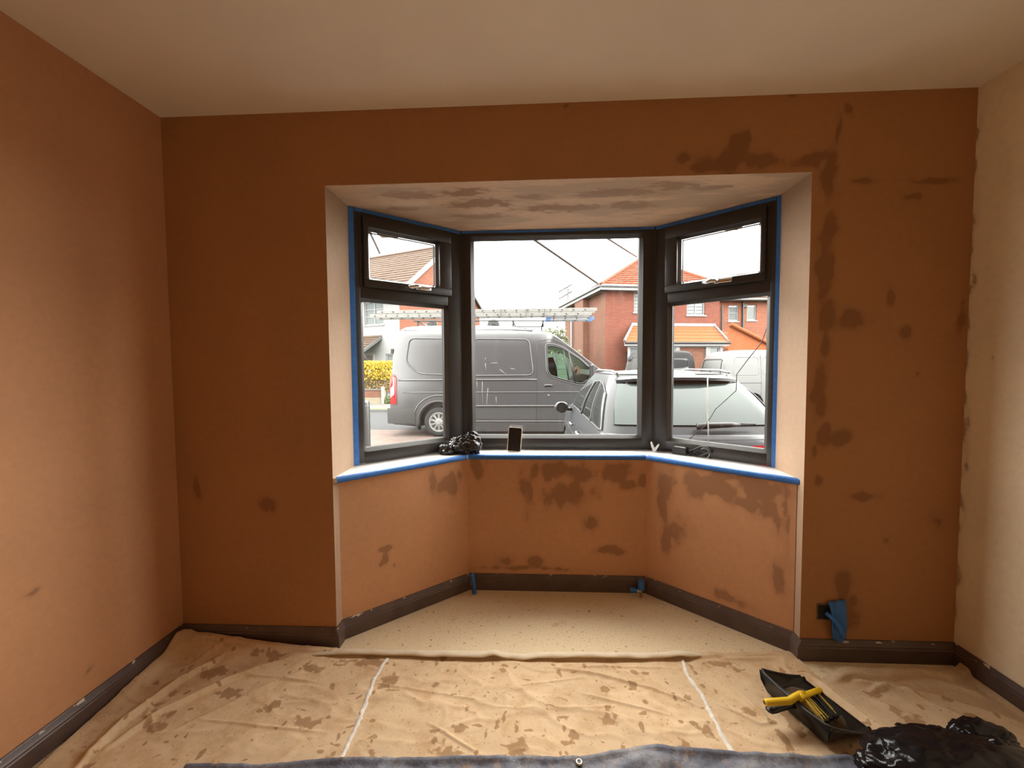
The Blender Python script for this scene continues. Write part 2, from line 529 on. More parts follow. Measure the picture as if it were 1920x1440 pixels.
BL_CEN = [(0.536, 0.699, 0.19, 0.062), (0.857, 0.701, 0.127, 0.056), (0.567, 0.574, 0.147, 0.069), (0.351, 0.588, 0.043, 0.107), (0.056, 0.728, 0.041, 0.063), (0.705, 0.403, 0.037, 0.057), (0.223, 0.167, 0.05, 0.045), (0.395, 0.161, 0.041, 0.038), (0.348, 0.118, 0.342, 0.013), (0.828, 0.231, 0.076, 0.022), (1.008, 0.655, 0.024, 0.046), (0.933, 0.639, 0.06, 0.037)]
BL_LEFT = [(0.56, 0.641, 0.069, 0.061), (0.495, 0.674, 0.023, 0.077), (0.612, 0.652, 0.032, 0.074), (0.658, 0.706, 0.025, 0.056), (0.219, 0.383, 0.053, 0.014), (0.201, 0.333, 0.02, 0.033), (0.259, 0.281, 0.015, 0.014), (0.184, 0.304, 0.017, 0.017)]
BL_RIGHT = [(0.122, 0.664, 0.054, 0.104), (0.092, 0.538, 0.031, 0.091), (0.178, 0.419, 0.074, 0.071), (0.125, 0.335, 0.031, 0.075), (0.345, 0.689, 0.151, 0.055), (0.563, 0.725, 0.11, 0.051), (0.613, 0.627, 0.061, 0.056), (0.495, 0.651, 0.082, 0.037), (0.662, 0.332, 0.035, 0.071), (0.648, 0.58, 0.034, 0.063), (0.451, 0.14, 0.087, 0.033), (0.481, 0.756, 0.159, 0.026), (0.684, 0.577, 0.013, 0.174), (0.266, 0.635, 0.055, 0.051)]
BL_SOFF = [(1.08, 0.124, 0.151, 0.052), (1.361, 0.117, 0.125, 0.043), (1.42, 0.249, 0.187, 0.063), (1.852, 0.333, 0.249, 0.052), (2.064, 0.162, 0.203, 0.051), (2.314, 0.097, 0.122, 0.043), (1.399, 0.418, 0.173, 0.032), (2.175, 0.319, 0.137, 0.045), (1.027, 0.294, 0.11, 0.03), (1.687, 0.187, 0.077, 0.032), (2.519, 0.132, 0.099, 0.039)]
BL_LW = [(-0.568, 2.085, 0.022, 0.012), (-0.588, 0.575, 0.026, 0.014), (-0.413, 0.186, 0.018, 0.012), (-0.559, 0.571, 0.017, 0.012)]

def seg_lin(stops, step):
    out = []
    for a, b in zip(stops[:-1], stops[1:]):
        n = max(1, int(math.ceil((b - a) / step)))
        out += [a + (b - a) * i / n for i in range(n)]
    return np.array(out + [stops[-1]])

def sheet(name, fn, us, vs, mat, blobs=(), hole=None, seed=0, drip=1.6, parent=None):
    """a plastered face as a fine grid; 'damp' is stored per vertex"""
    U, V = np.meshgrid(us, vs)
    nu, nv = len(us), len(vs)
    X, Y, Z = fn(U, V)
    co = np.stack([X + 0 * U, Y + 0 * U, Z + 0 * U], -1).reshape(-1, 3)
    faces = []
    for j in range(nv - 1):
        for i in range(nu - 1):
            if hole and us[i] >= hole[0] - 1e-6 and us[i + 1] <= hole[1] + 1e-6 and vs[j] >= hole[2] - 1e-6 and vs[j + 1] <= hole[3] + 1e-6:
                continue
            a = j * nu + i
            faces.append((a, a + 1, a + nu + 1, a + nu))
    me = bpy.data.meshes.new(name)
    me.from_pydata(co.tolist(), [], faces)
    me.shade_smooth()
    d = np.full(U.shape, 9.0)
    wu = U + 0.05 * (fbm(U * 9, V * 9, seed + 3) - 0.5)
    wv = V + 0.05 * (fbm(U * 9, V * 9, seed + 5) - 0.5)
    for (cu, cv, ru, rv) in blobs:
        d = np.minimum(d, np.sqrt(((wu - cu) / ru) ** 2 + ((wv - cv) / rv) ** 2))
    val = np.clip(0.92 - 0.46 * d + (fbm(U * 26, V * 26 / drip, seed) - 0.5) * 0.75, 0, 1) if blobs else 0 * U
    at = me.attributes.new('damp', 'FLOAT', 'POINT')
    at.data.foreach_set('value', val.reshape(-1).astype(np.float32))
    me.materials.append(mat)
    o = bpy.data.objects.new(name, me)
    COL.objects.link(o)
    if parent: o.parent = parent
    else: o['kind'] = 'structure'
    return o

ST = 0.014
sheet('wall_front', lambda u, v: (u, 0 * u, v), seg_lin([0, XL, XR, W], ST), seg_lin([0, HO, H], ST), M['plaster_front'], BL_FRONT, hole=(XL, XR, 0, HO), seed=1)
sheet('wall_left', lambda u, v: (0 * u, u, v), seg_lin([ROOM_BACK, -1.4, 0], 0.03), seg_lin([0, H], 0.03), M['plaster'], BL_LW, seed=2)
sheet('wall_right', lambda u, v: (W + 0 * u, u, v), seg_lin([ROOM_BACK, -1.2, 0], 0.02), seg_lin([0, H], 0.02), M['right_wall'],
      [(-0.004, 0.25 + k * 0.155, 0.005 + 0.010 * float(vnoise(k * 0.9, 1.1, 6)), 0.03 + 0.06 * float(vnoise(k * 2.3, 0.7, 5))) for k in range(14)] + [(-0.10, 1.38, 0.004, 0.05), (-0.2, 1.0, 0.008, 0.008), (-0.05, 0.9, 0.004, 0.03)], seed=3)
sheet('wall_rear', lambda u, v: (u, ROOM_BACK + 0 * u, v), seg_lin([0, W], 0.1), seg_lin([0, H], 0.1), M['right_wall'], seed=4)
sheet('ceiling', lambda u, v: (u, v, H + 0 * u), seg_lin([0, W], 0.1), seg_lin([ROOM_BACK, 0], 0.1), M['ceiling'])
# jambs of the opening, running back to the window frames above the sill and to the splayed walls below it
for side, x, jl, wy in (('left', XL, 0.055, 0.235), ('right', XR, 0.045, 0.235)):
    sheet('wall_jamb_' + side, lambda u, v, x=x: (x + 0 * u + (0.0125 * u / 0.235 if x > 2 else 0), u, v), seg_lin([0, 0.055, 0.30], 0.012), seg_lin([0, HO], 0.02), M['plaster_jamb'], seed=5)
# soffit over the bay
sheet('ceiling_bay', lambda u, v: (u, v, HO + 0 * u), seg_lin([XL - 0.02, XR + 0.06], 0.016), seg_lin([0, 0.76], 0.014), M['plaster_soffit'], BL_SOFF, seed=6, drip=0.35)
# splayed and centre walls under the sill
for nm, a, b, bl, sd in (('left', LOW[1], LOW[2], BL_LEFT, 7), ('centre', LOW[2], LOW[3], BL_CEN, 8), ('right', LOW[3], LOW[4], BL_RIGHT, 9)):
    L = math.hypot(b[0] - a[0], b[1] - a[1])
    sheet('wall_bay_' + nm, lambda u, v, a=a, b=b, L=L: (a[0] + (b[0] - a[0]) * u / L, a[1] + (b[1] - a[1]) * u / L, v), seg_lin([0, L], ST), seg_lin([0, ZS - 0.015], ST), M['plaster'], bl, seed=sd, drip=2.2)

fl = MB().poly([(0, ROOM_BACK, 0), (W, ROOM_BACK, 0), (W, 0, 0), (XR, 0, 0), (XR, 0.045, 0), (2.3264, 0.5225, 0), (1.3, 0.5225, 0), (XL, 0.055, 0), (XL, 0, 0), (0, 0, 0)]).build('floor', M['floor'])
fl['kind'] = 'structure'
sub = MB().prism([(-0.3, ROOM_BACK - 0.2), (W + 0.3, ROOM_BACK - 0.2), (W + 0.3, 0.05), (-0.3, 0.05)], -0.3, -0.01).build('floor_slab', simple('concrete', (0.35, 0.33, 0.31), 0.9))
sub['kind'] = 'structure'

# ---- skirting boards: moulded section swept along the walls
SKP = [(0, 0), (0.019, 0), (0.019, 0.060), (0.016, 0.064), (0.016, 0.070), (0.012, 0.075), (0.009, 0.086), (0.005, SK), (0, SK)]
def skirting(name, pts, z=0.0):
    """pts run with the room on the right-hand side; mitred at the corners"""
    rings = []
    n = len(pts)
    for i, p in enumerate(pts):
        p = Vector(p)
        d0 = (p - Vector(pts[i - 1])).normalized() if i else None
        d1 = (Vector(pts[i + 1]) - p).normalized() if i < n - 1 else None
        if d0 is None: d0 = d1
        if d1 is None: d1 = d0
        n0, n1 = Vector((d0.y, -d0.x)), Vector((d1.y, -d1.x))
        m = (n0 + n1).normalized()
        m = m / max(0.3, m.dot(n0))
        rings.append([(p.x + m.x * t, p.y + m.y * t, z + h) for t, h in SKP])
    o = MB().quad_strip(rings, close=True, caps=True).build(name, M['skirting'], smooth=math.radians(25))
    o['kind'] = 'structure'
    return o
skirting('baseboard_left', [(0.0, ROOM_BACK), (0.0, -0.019)])
skirting('baseboard_front_left', [(0.0, 0.0), (XL, 0.0)])
skirting('baseboard_bay_left', [(XL, -0.019), LOW[1], (1.300 - 0.0135, 0.5225 - 0.0115)])
skirting('baseboard_bay_centre', [LOW[2], LOW[3]])
skirting('baseboard_bay_right', [(2.3264 + 0.0135, 0.5225 - 0.0115), LOW[4], (XR, -0.019)])
skirting('baseboard_front_right', [(XR, 0.0), (W, 0.0)])
skirting('baseboard_right', [(W, -0.019), (W, ROOM_BACK)])

# ================================================================== BAY WINDOWS
def member(root, name, s0, s1, y0, y1, z0, z1, mat='upvc', bv=0.006):
    return MB().box(s0, s1, y0, y1, z0, z1).build(name, M[mat], root, bevel=bv, smooth=math.radians(35))

def bead(root, s0, s1, z0, z1, y_in=0.004, y_gl=0.026, w=0.016):
    """sloped glazing bead round one pane, four mitred pieces"""
    cor = [(s0, z0), (s1, z0), (s1, z1), (s0, z1)]
    inn = [(s0 + w, z0 + w), (s1 - w, z0 + w), (s1 - w, z1 - w), (s0 + w, z1 - w)]
    for i in range(4):
        j = (i + 1) % 4
        a, b, c, d = cor[i], cor[j], inn[j], inn[i]
        m = MB()
        m.v = [(a[0], y_in, a[1]), (b[0], y_in, b[1]), (c[0], y_gl, c[1]), (d[0], y_gl, d[1]),
               (a[0], y_gl + 0.004, a[1]), (b[0], y_gl + 0.004, b[1]), (c[0], y_gl + 0.004, c[1]), (d[0], y_gl + 0.004, d[1])]
        m.f = [(0, 1, 2, 3), (7, 6, 5, 4), (0, 4, 5, 1), (3, 2, 6, 7), (1, 5, 6, 2), (0, 3, 7, 4)]
        m.build('glazing_bead', M['upvc_bead'], root)

def pane(root, s0, s1, z0, z1, y=0.032):
    g = MB().box(s0, s1, y, y + 0.004, z0, z1).build('pane', M['glass'], root)
    sp = MB()
    w = 0.004
    sp.box(s0, s1, y + 0.005, y + 0.018, z0, z0 + w).box(s0, s1, y + 0.005, y + 0.018, z1 - w, z1)
    sp.box(s0, s0 + w, y + 0.005, y + 0.018, z0 + w, z1 - w).box(s1 - w, s1, y + 0.005, y + 0.018, z0 + w, z1 - w)
    sp.build('spacer_bar', M['spacer'], root)
    return g

def casement_window(idx, P, Q, glass_s, sash_s, sash_glass_s, handle_s):
    root = empty('window_%d' % idx, (P[0], P[1], 0), math.atan2(Q[1] - P[1], Q[0] - P[0]))
    root['kind'] = 'structure'
    L = math.hypot(Q[0] - P[0], Q[1] - P[1])
    g0, g1 = glass_s
    B0, B1 = 0.806, 0.868
    member(root, 'frame_stile', 0, g0 - 0.016, 0, 0.07, B0, HO)
    member(root, 'frame_stile', g1 + 0.016, L, 0, 0.07, B0, HO)
    member(root, 'frame_rail', g0 - 0.02, g1 + 0.02, 0.0, 0.07, B0, B1)
    member(root, 'transom', g0 - 0.02, g1 + 0.02, 0.0, 0.07, 1.672, 1.74)
    member(root, 'frame_rail', g0 - 0.02, g1 + 0.02, 0.0, 0.07, 2.088, HO)
    bead(root, g0 - 0.016, g1 + 0.016, B1, 1.672)
    pane(root, g0 - 0.004, g1 + 0.004, 0.880, 1.662)
    # opening toplight: sash standing proud of the frame
    a0, a1 = sash_s
    member(root, 'frame_stile', min(g0 - 0.02, a0 - 0.01), a0 + 0.015, 0.001, 0.068, 1.735, 2.092, bv=0.003)
    member(root, 'frame_stile', a1 - 0.015, max(g1 + 0.02, a1 + 0.01), 0.001, 0.068, 1.735, 2.092, bv=0.003)
    q0, q1 = sash_glass_s
    zz = (1.727, 1.770, 2.034, 2.098)
    sash = member(root, 'sash_rail', a0, a1, -0.020, 0.012, zz[0], zz[1], bv=0.007)
    member(root, 'sash_rail', a0, a1, -0.020, 0.012, zz[2], zz[3], bv=0.007)
    member(root, 'sash_stile', a0, q0 - 0.012, -0.020, 0.012, zz[1] - 0.004, zz[2] + 0.004, bv=0.007)
    member(root, 'sash_stile', q1 + 0.012, a1, -0.020, 0.012, zz[1] - 0.004, zz[2] + 0.004, bv=0.007)
    bead(root, q0 - 0.012, q1 + 0.012, zz[1], zz[2], y_in=-0.008, y_gl=0.014, w=0.012)
    pane(root, q0, q1, zz[1] + 0.012, zz[2] - 0.012, y=0.018)
    # cranked chrome handle on the bottom sash rail
    h0, h1 = handle_s
    hz = 1.752
    hb = MB().box(h0 + 0.05, h1, -0.032, -0.020, hz - 0.011, hz + 0.011).build('handle', M['chrome'], root, bevel=0.004, smooth=True)
    tag(hb, 'polished chrome espagnolette window handle')
    MB().tube([(h0 + 0.07, -0.030, hz), (h0 + 0.062, -0.055, hz), (h0 + 0.045, -0.062, hz + 0.002), (h0 + 0.02, -0.055, hz - 0.004), (h0, -0.050, hz - 0.004)], [0.009, 0.010, 0.011, 0.010, 0.008], 10).build('lever', M['chrome'], hb, smooth=True)
    return root

casement_window(1, WIN[0], WIN[1], (0.074, 0.550), (0.070, 0.585), (0.111, 0.495), (0.300, 0.445))
casement_window(3, WIN[2], WIN[3], (0.098, 0.578), (0.068, 0.577), (0.150, 0.539), (0.292, 0.430))
w2 = empty('window_2', (WIN[1][0], WIN[1][1], 0), 0.0)
w2['kind'] = 'structure'
member(w2, 'frame_stile', 0, 0.060, 0, 0.07, 0.806, HO)
member(w2, 'frame_stile', 1.084, 1.155, 0, 0.07, 0.806, HO)
member(w2, 'frame_rail', 0.05, 1.09, 0, 0.07, 0.806, 0.872)
member(w2, 'frame_rail', 0.05, 1.09, 0, 0.07, 2.092, HO)
bead(w2, 0.060, 1.084, 0.872, 2.092)
pane(w2, 0.072, 1.072, 0.884, 2.080)
# posts that close the two angles of the bay
for (x, y), side in ((WIN[1], -1), (WIN[2], 1)):
    p = MB().lathe([(0.052, 0.80), (0.052, HO)], (x + side * 0.018, y + 0.056, 0), seg=16).build('trim_corner_post', M['upvc'], smooth=math.radians(40))
    p['kind'] = 'structure'
    q = MB().prism([(x - 0.012, y - 0.001), (x + 0.012, y - 0.001), (x + 0.010, y + 0.01), (x - 0.010, y + 0.01)], 0.806, HO).build('trim_corner_cover', M['upvc'])
    q['kind'] = 'structure'

# ---- window board (white) with bullnosed front edge
NOSE = [(0.752, -0.020), (0.775, -0.012), (1.308, 0.497), (2.318, 0.497), (2.862, 0.030), (2.895, 0.028)]
def off(poly, d):
    return poly
sill_poly = NOSE + [(2.99, 0.20), (2.46, 0.75), (1.20, 0.75), (0.66, 0.20)]
sl = MB()
sl.prism([(0.752, 0.0), (0.770, 0.008), (1.304, 0.508), (2.322, 0.508), (2.866, 0.040), (2.893, 0.050), (2.93, 0.22), (2.43, 0.73), (1.23, 0.73), (0.70, 0.22)], ZS - 0.024, ZS)
o = sl.build('trim_sill', M['sill'], bevel=0.004)
o['kind'] = 'structure'
# nosing of the board as a swept half round
def sweep_xy(pts, sec):
    rings = []
    n = len(pts)
    for i, p in enumerate(pts):
        p = Vector(p)
        d0 = (p - Vector(pts[i - 1])).normalized() if i else None
        d1 = (Vector(pts[i + 1]) - p).normalized() if i < n - 1 else None
        if d0 is None: d0 = d1
        if d1 is None: d1 = d0
        n0, n1 = Vector((d0.y, -d0.x)), Vector((d1.y, -d1.x))
        m = (n0 + n1).normalized(); m = m / max(0.3, m.dot(n0))
        rings.append([(p.x + m.x * t, p.y + m.y * t, h) for t, h in sec])
    return rings
EDGE = [(0.766, 0.010), (1.304, 0.508), (2.322, 0.508), (2.872, 0.036)]
ns = [(-0.004, ZS - 0.0245)] + [(0.010 * math.cos(a), ZS - 0.0122 + 0.0122 * math.sin(a)) for a in [-math.pi / 2 + math.pi * k / 8 for k in range(9)]] + [(-0.004, ZS)]
o = MB().quad_strip(sweep_xy(EDGE, ns), close=True, caps=True).build('trim_sill_nosing', M['sill'], smooth=True)
o['kind'] = 'structure'

# ---- blue masking tape
def tape_run(pts, label, sec=None, wob=0.0):
    sec = sec or ([(0.0116 * math.cos(a), ZS - 0.0122 + 0.0138 * math.sin(a)) for a in [-1.2 + 2.77 * k / 8 for k in range(9)]] + [(-0.013, ZS + 0.0014), (-0.013, ZS + 0.0004), (0.0, ZS - 0.001)])
    o = MB().quad_strip(sweep_xy(pts, sec), close=True, caps=True).build('masking_tape', M['tape'], smooth=math.radians(50))
    tag(o, label, 'tape', 'blue masking tape round the bay window')
tape_run([EDGE[0], (1.296, 0.5006)], 'blue masking tape along the left sill edge below the casement')
tape_run([(1.306, 0.508), EDGE[2]], 'blue masking tape along the centre sill edge below the big pane')
tape_run([(2.328, 0.503), EDGE[3]], 'blue masking tape along the right sill edge below the casement')
def face_tape(P, Q, s0, s1, z0, z1, label, w=None):
    """thin strip stuck on the frame face: local s along P-Q"""
    d = (Vector(Q) - Vector(P)).normalized()
    rz = math.atan2(d.y, d.x)
    n = 14
    m = MB()
    hor = (s1 - s0) > (z1 - z0)
    rings = []
    for k in range(n + 1):
        t = k / n
        wv = 0.004 * (vnoise(t * 7, s0 * 31 + z0 * 17, 3) - 0.5)
        if hor:
            s = s0 + (s1 - s0) * t
            rings.append([(s, -0.0012, z0 + wv), (s, -0.0012 - abs(wv), z1), (s, 0.0, z1), (s, 0.0, z0 + wv)])
        else:
            z = z0 + (z1 - z0) * t
            rings.append([(s0 + (wv if s0 > 0.3 else 0), -0.0012, z), (s1 + (wv if s0 < 0.3 else 0), -0.0012, z), (s1, 0.0, z), (s0, 0.0, z)])
    m.quad_strip(rings, close=True, caps=True)
    o = m.build('masking_tape', M['tape'])
    o.location = (P[0], P[1], 0)
    o.rotation_euler = (0, 0, rz)
    tag(o, label, 'tape', 'blue masking tape round the bay window')
face_tape(WIN[0], WIN[1], 0.002, 0.030, 0.803, 2.124, 'blue masking tape down the left jamb edge of the left casement')
face_tape(WIN[0], WIN[1], 0.034, 0.655, 2.108, 2.125, 'blue masking tape along the head of the left casement')
face_tape(WIN[1], WIN[2], 0.004, 1.150, 2.112, 2.125, 'blue masking tape along the head of the big centre pane')
face_tape(WIN[2], WIN[3], 0.006, 0.612, 2.108, 2.125, 'blue masking tape along the head of the right casement')
face_tape(WIN[2], WIN[3], 0.617, 0.640, 0.803, 2.124, 'blue masking tape down the right jamb edge of the right casement')

# ================================================================== FLOOR COVERINGS
def interp(xs, ys, x):
    return np.interp(x, xs, ys)

def cloth(name, mat, far, near, left, right, nu, nv, zfun, stain=None, thickness=0.0015, parent=None):
    """grid between a far edge y(x) and a near edge, left/right edges x(t); zfun(X,Y,U,V) gives the height"""
    U, V = np.meshgrid(np.linspace(0, 1, nu), np.linspace(0, 1, nv))   # V=0 far edge, 1 near edge
    xl, xr = left(V), right(V)
    X = xl + (xr - xl) * U
    Y = far(X) * (1 - V) + near(X) * V
    Z = zfun(X, Y, U, V)
    co = np.stack([X, Y, Z], -1).reshape(-1, 3)
    faces = [(j * nu + i, j * nu + i + 1, (j + 1) * nu + i + 1, (j + 1) * nu + i) for j in range(nv - 1) for i in range(nu - 1)]
    me = bpy.data.meshes.new(name)
    me.from_pydata(co.tolist(), [], faces)
    me.shade_smooth()
    if stain is not None:
        at = me.attributes.new('stain', 'FLOAT', 'POINT')
        at.data.foreach_set('value', np.clip(stain(X, Y), 0, 1).reshape(-1).astype(np.float32))
    me.materials.append(mat)
    o = bpy.data.objects.new(name, me)
    COL.objects.link(o)
    if parent: o.parent = parent
    return o

def fold(X, Y, pts, w, h, sharp=1.0):
    """a crease: gaussian ridge along a polyline, one flank steeper than the other"""
    best = np.full(X.shape, 1e9); sd = np.zeros(X.shape); tt = np.zeros(X.shape)
    n = len(pts) - 1
    for k in range(n):
        (x0, y0), (x1, y1) = pts[k], pts[k + 1]
        dx, dy = x1 - x0, y1 - y0
        L2 = dx * dx + dy * dy
        t = np.clip(((X - x0) * dx + (Y - y0) * dy) / L2, 0, 1)
        px, py = X - x0 - t * dx, Y - y0 - t * dy
        d = np.hypot(px, py)
        s = np.sign(px * dy - py * dx)
        better = d < best
        best = np.where(better, d, best); sd = np.where(better, s, sd); tt = np.where(better, (k + t) / n, tt)
    ww = np.where(sd > 0, w, w / sharp)
    taper = np.clip(np.minimum(tt, 1 - tt) * 6, 0.0, 1)
    return h * np.exp(-(best / ww) ** 2) * taper

# canvas dust sheet covering most of the floor
S_FAR = lambda x: interp([0.0, 0.3, 0.6, 0.8, 1.5, 2.0, 2.35, 2.6, 2.84], [-0.030, -0.035, -0.042, -0.045, -0.040, -0.030, -0.008, 0.010, 0.030], x)
def s_right(v):
    return interp([0, 0.13, 0.26, 0.5, 1.0], [2.835, 2.885, 2.945, 2.985, 3.05], v) + 0.006 * np.sin(v * 60)
def s_left(v):
    return interp([0, 0.05, 0.30, 0.45, 1.0], [0.028, 0.024, 0.030, 0.060, 0.12], v)
rs = np.random.RandomState(11)
STAINS = [(float(rs.uniform(0.1, 2.9)), float(rs.uniform(-0.62, -0.06)), float(0.004 + 0.022 * rs.uniform(0, 1) ** 2.2), float(0.004 + 0.018 * rs.uniform(0, 1) ** 2.2)) for _ in range(260)]
STAINS += [(0.95, -0.115, 0.11, 0.03), (0.72, -0.16, 0.03, 0.03), (0.66, -0.36, 0.04, 0.018), (0.30, -0.20, 0.05, 0.03), (1.07, -0.20, 0.028, 0.024),
           (1.36, -0.52, 0.045, 0.035), (1.62, -0.50, 0.030, 0.040), (1.10, -0.47, 0.03, 0.022), (1.95, -0.37, 0.035, 0.03), (2.30, -0.40, 0.04, 0.03), (2.20, -0.47, 0.035, 0.03),
           (2.48, -0.06, 0.07, 0.02), (2.36, -0.10, 0.02, 0.05), (2.62, -0.36, 0.02, 0.05), (2.55, -0.42, 0.018, 0.05), (0.45, -0.30, 0.05, 0.02), (0.22, -0.36, 0.03, 0.05), (0.86, -0.42, 0.05, 0.02)]
def stain_fn(blobs, seed):
    def f(X, Y):
        wx = X + 0.03 * (fbm(X * 22, Y * 22, seed) - 0.5)
        wy = Y + 0.03 * (fbm(X * 22, Y * 22, seed + 4) - 0.5)
        d = np.full(X.shape, 9.0)
        for (cx, cy, rx, ry) in blobs:
            d = np.minimum(d, np.sqrt(((wx - cx) / rx) ** 2 + ((wy - cy) / ry) ** 2))
        return (0.62 + 0.42 * vnoise(X * 9, Y * 11, seed + 2)) - 0.42 * d + (fbm(X * 60, Y * 60, seed + 8) - 0.5) * 0.8
    return f

def z_sheet(X, Y, U, V):
    d = S_FAR(X) - Y                                       # distance in from the far edge
    z = 0.006 + 0.010 * np.maximum(0, fbm(X * 3, Y * 5, 21) - 0.42)
    z = z + 0.0035 * np.abs(fbm(X * 7 + 2.5 * fbm(X * 3, Y * 3, 23), Y * 10, 22, 3) - 0.5)
    # small creases: ridged, warped noise
    wx, wy = X + 0.12 * fbm(X * 4, Y * 4, 25), Y + 0.10 * fbm(X * 4, Y * 4, 26)
    rg = 1 - np.abs(2 * fbm(wx * 4.5 + wy * 2.0, wy * 9, 27, 2) - 1)
    rg2 = 1 - np.abs(2 * fbm(wx * 5 - wy * 6.0, wy * 7 + wx * 2, 28, 2) - 1)
    z = z + 0.0055 * np.clip(rg - 0.80, 0, 1) / 0.20 * vnoise(X * 3, Y * 4, 29) + 0.0045 * np.clip(rg2 - 0.82, 0, 1) / 0.18 * vnoise(X * 4, Y * 3, 30)
    # wrinkle network
    for pts, w, h in (
        ([(0.30, -0.09), (0.20, -0.25), (0.16, -0.45), (0.2, -0.7)], 0.020, 0.022),
        ([(0.60, -0.10), (0.40, -0.24), (0.26, -0.40), (0.2, -0.60)], 0.016, 0.017),
        ([(0.75, -0.12), (0.55, -0.30), (0.34, -0.52)], 0.010, 0.008),
        ([(0.42, -0.20), (0.80, -0.235)], 0.006, 0.006), ([(0.4, -0.42), (0.95, -0.46)], 0.006, 0.006),
        ([(1.0, -0.22), (1.5, -0.30)], 0.006, 0.005), ([(1.28, -0.40), (1.5, -0.52)], 0.006, 0.006),
        ([(1.70, -0.10), (1.95, -0.14), (2.15, -0.21), (2.33, -0.30)], 0.008, 0.010),
        ([(1.85, -0.10), (2.3, -0.09)], 0.006, 0.006), ([(1.9, -0.16), (1.6, -0.22)], 0.006, 0.005),
        ([(1.85, -0.24), (2.2, -0.34)], 0.007, 0.006), ([(2.0, -0.3), (1.72, -0.33)], 0.006, 0.004),
        ([(2.42, -0.10), (2.50, -0.24), (2.55, -0.36)], 0.010, 0.010), ([(2.36, -0.26), (2.50, -0.36), (2.56, -0.35)], 0.007, 0.007),
        ([(2.72, -0.06), (2.76, -0.14), (2.80, -0.2)], 0.010, 0.010), ([(2.84, -0.10), (2.87, -0.25), (2.93, -0.42), (2.97, -0.8)], 0.016, 0.018),
        ([(2.5, -0.03), (2.75, -0.02)], 0.012, 0.010)):
        z = z + fold(X, Y, pts, w, h, 1.8)
    rise = interp([0.0, 0.06, 0.12, 0.35, 0.62, 0.8], [0.050, 0.066, 0.060, 0.034, 0.008, 0.0], X)
    z = z + rise * np.exp(-(np.maximum(d - 0.03, 0) / 0.05) ** 2)
    # slack pushed up against the left skirting
    lx = X - s_left(V)
    z = z + 0.030 * np.exp(-(lx / 0.035) ** 2) * np.clip((0.5 + Y) / 0.3, 0.25, 1) * (0.6 + 0.8 * vnoise(Y * 6, Y * 0, 31))
    # turned-over hem: raised strip with a steep inner flank
    hh = 0.014 + 0.010 * vnoise(X * 4.5, X * 0, 33)
    hw = 0.034 + 0.010 * (vnoise(X * 3.1, X * 0, 35) - 0.5)
    z = z + 0.6 * hh / (1 + np.exp((d - hw * 0.7) / 0.0022)) * np.clip((X - 0.05) / 0.1, 0, 1) * np.clip((2.62 - X) / 0.15, 0.35, 1)
    return z

dust = cloth('dust_sheet', M['sheet'], S_FAR, lambda x: -1.45 + 0 * x, s_left, s_right, 560, 300, z_sheet, stain_fn(STAINS, 41))
tag(dust, 'beige canvas dust sheet stained with plaster across the middle of the floor', 'dust sheet')
def on_sheet(x, y):
    """height of the sheet at a spot, for the seams that lie on it"""
    v = (S_FAR(x) - y) / (S_FAR(x) + 1.45)
    X = np.array([[x]]); Y = np.array([[y]])
    return float(z_sheet(X, Y, X * 0 + 0.5, X * 0 + v)[0, 0])
# white stitched seams across it
for pts in ([(1.02, -0.085), (1.012, -0.22), (1.030, -0.38), (1.034, -0.56), (1.05, -0.75)], [(2.335, -0.045), (2.325, -0.14), (2.345, -0.24), (2.338, -0.33), (2.342, -0.44), (2.36, -0.62)]):
    rings = []
    for k in range(len(pts) - 1):
        for t in np.linspace(0, 1, 34, endpoint=(k == len(pts) - 2)):
            x = pts[k][0] + (pts[k + 1][0] - pts[k][0]) * t
            y = pts[k][1] + (pts[k + 1][1] - pts[k][1]) * t
            w = 0.0085 + 0.008 * (float(fbm(y * 70, x, 51, 3)) - 0.5)
            x += 0.010 * (float(fbm(y * 35, x, 53, 3)) - 0.5)
            zl, zm, zr = on_sheet(x - w, y), on_sheet(x, y), on_sheet(x + w, y)
            zt = max(zl, zm, zr)
            rings.append([(x - w, y, zl - 0.001), (x - w * 0.7, y, zt + 0.003), (x + w * 0.5, y, zt + 0.004), (x + w, y, zr - 0.001)])
    s = MB().quad_strip(rings).build('seam', M['seam'], dust, smooth=True)
    tag(s, 'frayed white seam')

# pale doubled hem along the far edge
rings = []
for x in np.linspace(0.60, 2.48, 260):
    y0 = float(S_FAR(x))
    kink = 0.010 * math.exp(-((x - 1.50) / 0.035) ** 2) - 0.007 * math.exp(-((x - 1.62) / 0.06) ** 2) + 0.008 * math.exp(-((x - 2.33) / 0.05) ** 2)
    lift = 0.017 + 0.008 * float(vnoise(x * 4.5, 0.0, 33)) + kink + 0.003 * (float(vnoise(x * 22, 1.0, 37)) - 0.5)
    wid = 0.036 + 0.010 * (float(vnoise(x * 3.1, 0.0, 35)) - 0.5) + 0.006 * (float(vnoise(x * 14, 3.0, 39)) - 0.5)
    en = min(1, (x - 0.60) / 0.2) * min(1, 0.12 + (2.48 - x) / 0.16)
    wid *= min(1, 0.35 + (2.48 - x) / 0.2)
    prof = [(0.001, 0.004), (-0.002, lift * 0.7), (-wid * 0.3, lift + 0.003), (-wid * 0.7, lift + 0.001 + 0.003 * math.sin(x * 40)), (-wid, lift - 0.001), (-wid - 0.002, lift - 0.006), (-wid + 0.006, lift - 0.010)]
    rings.append([(x, y0 + p, 0.007 + q * en) for p, q in prof])
hm = MB().quad_strip(rings).build('hem', M['hem'], dust, smooth=True)
tag(hm, 'paler folded hem')

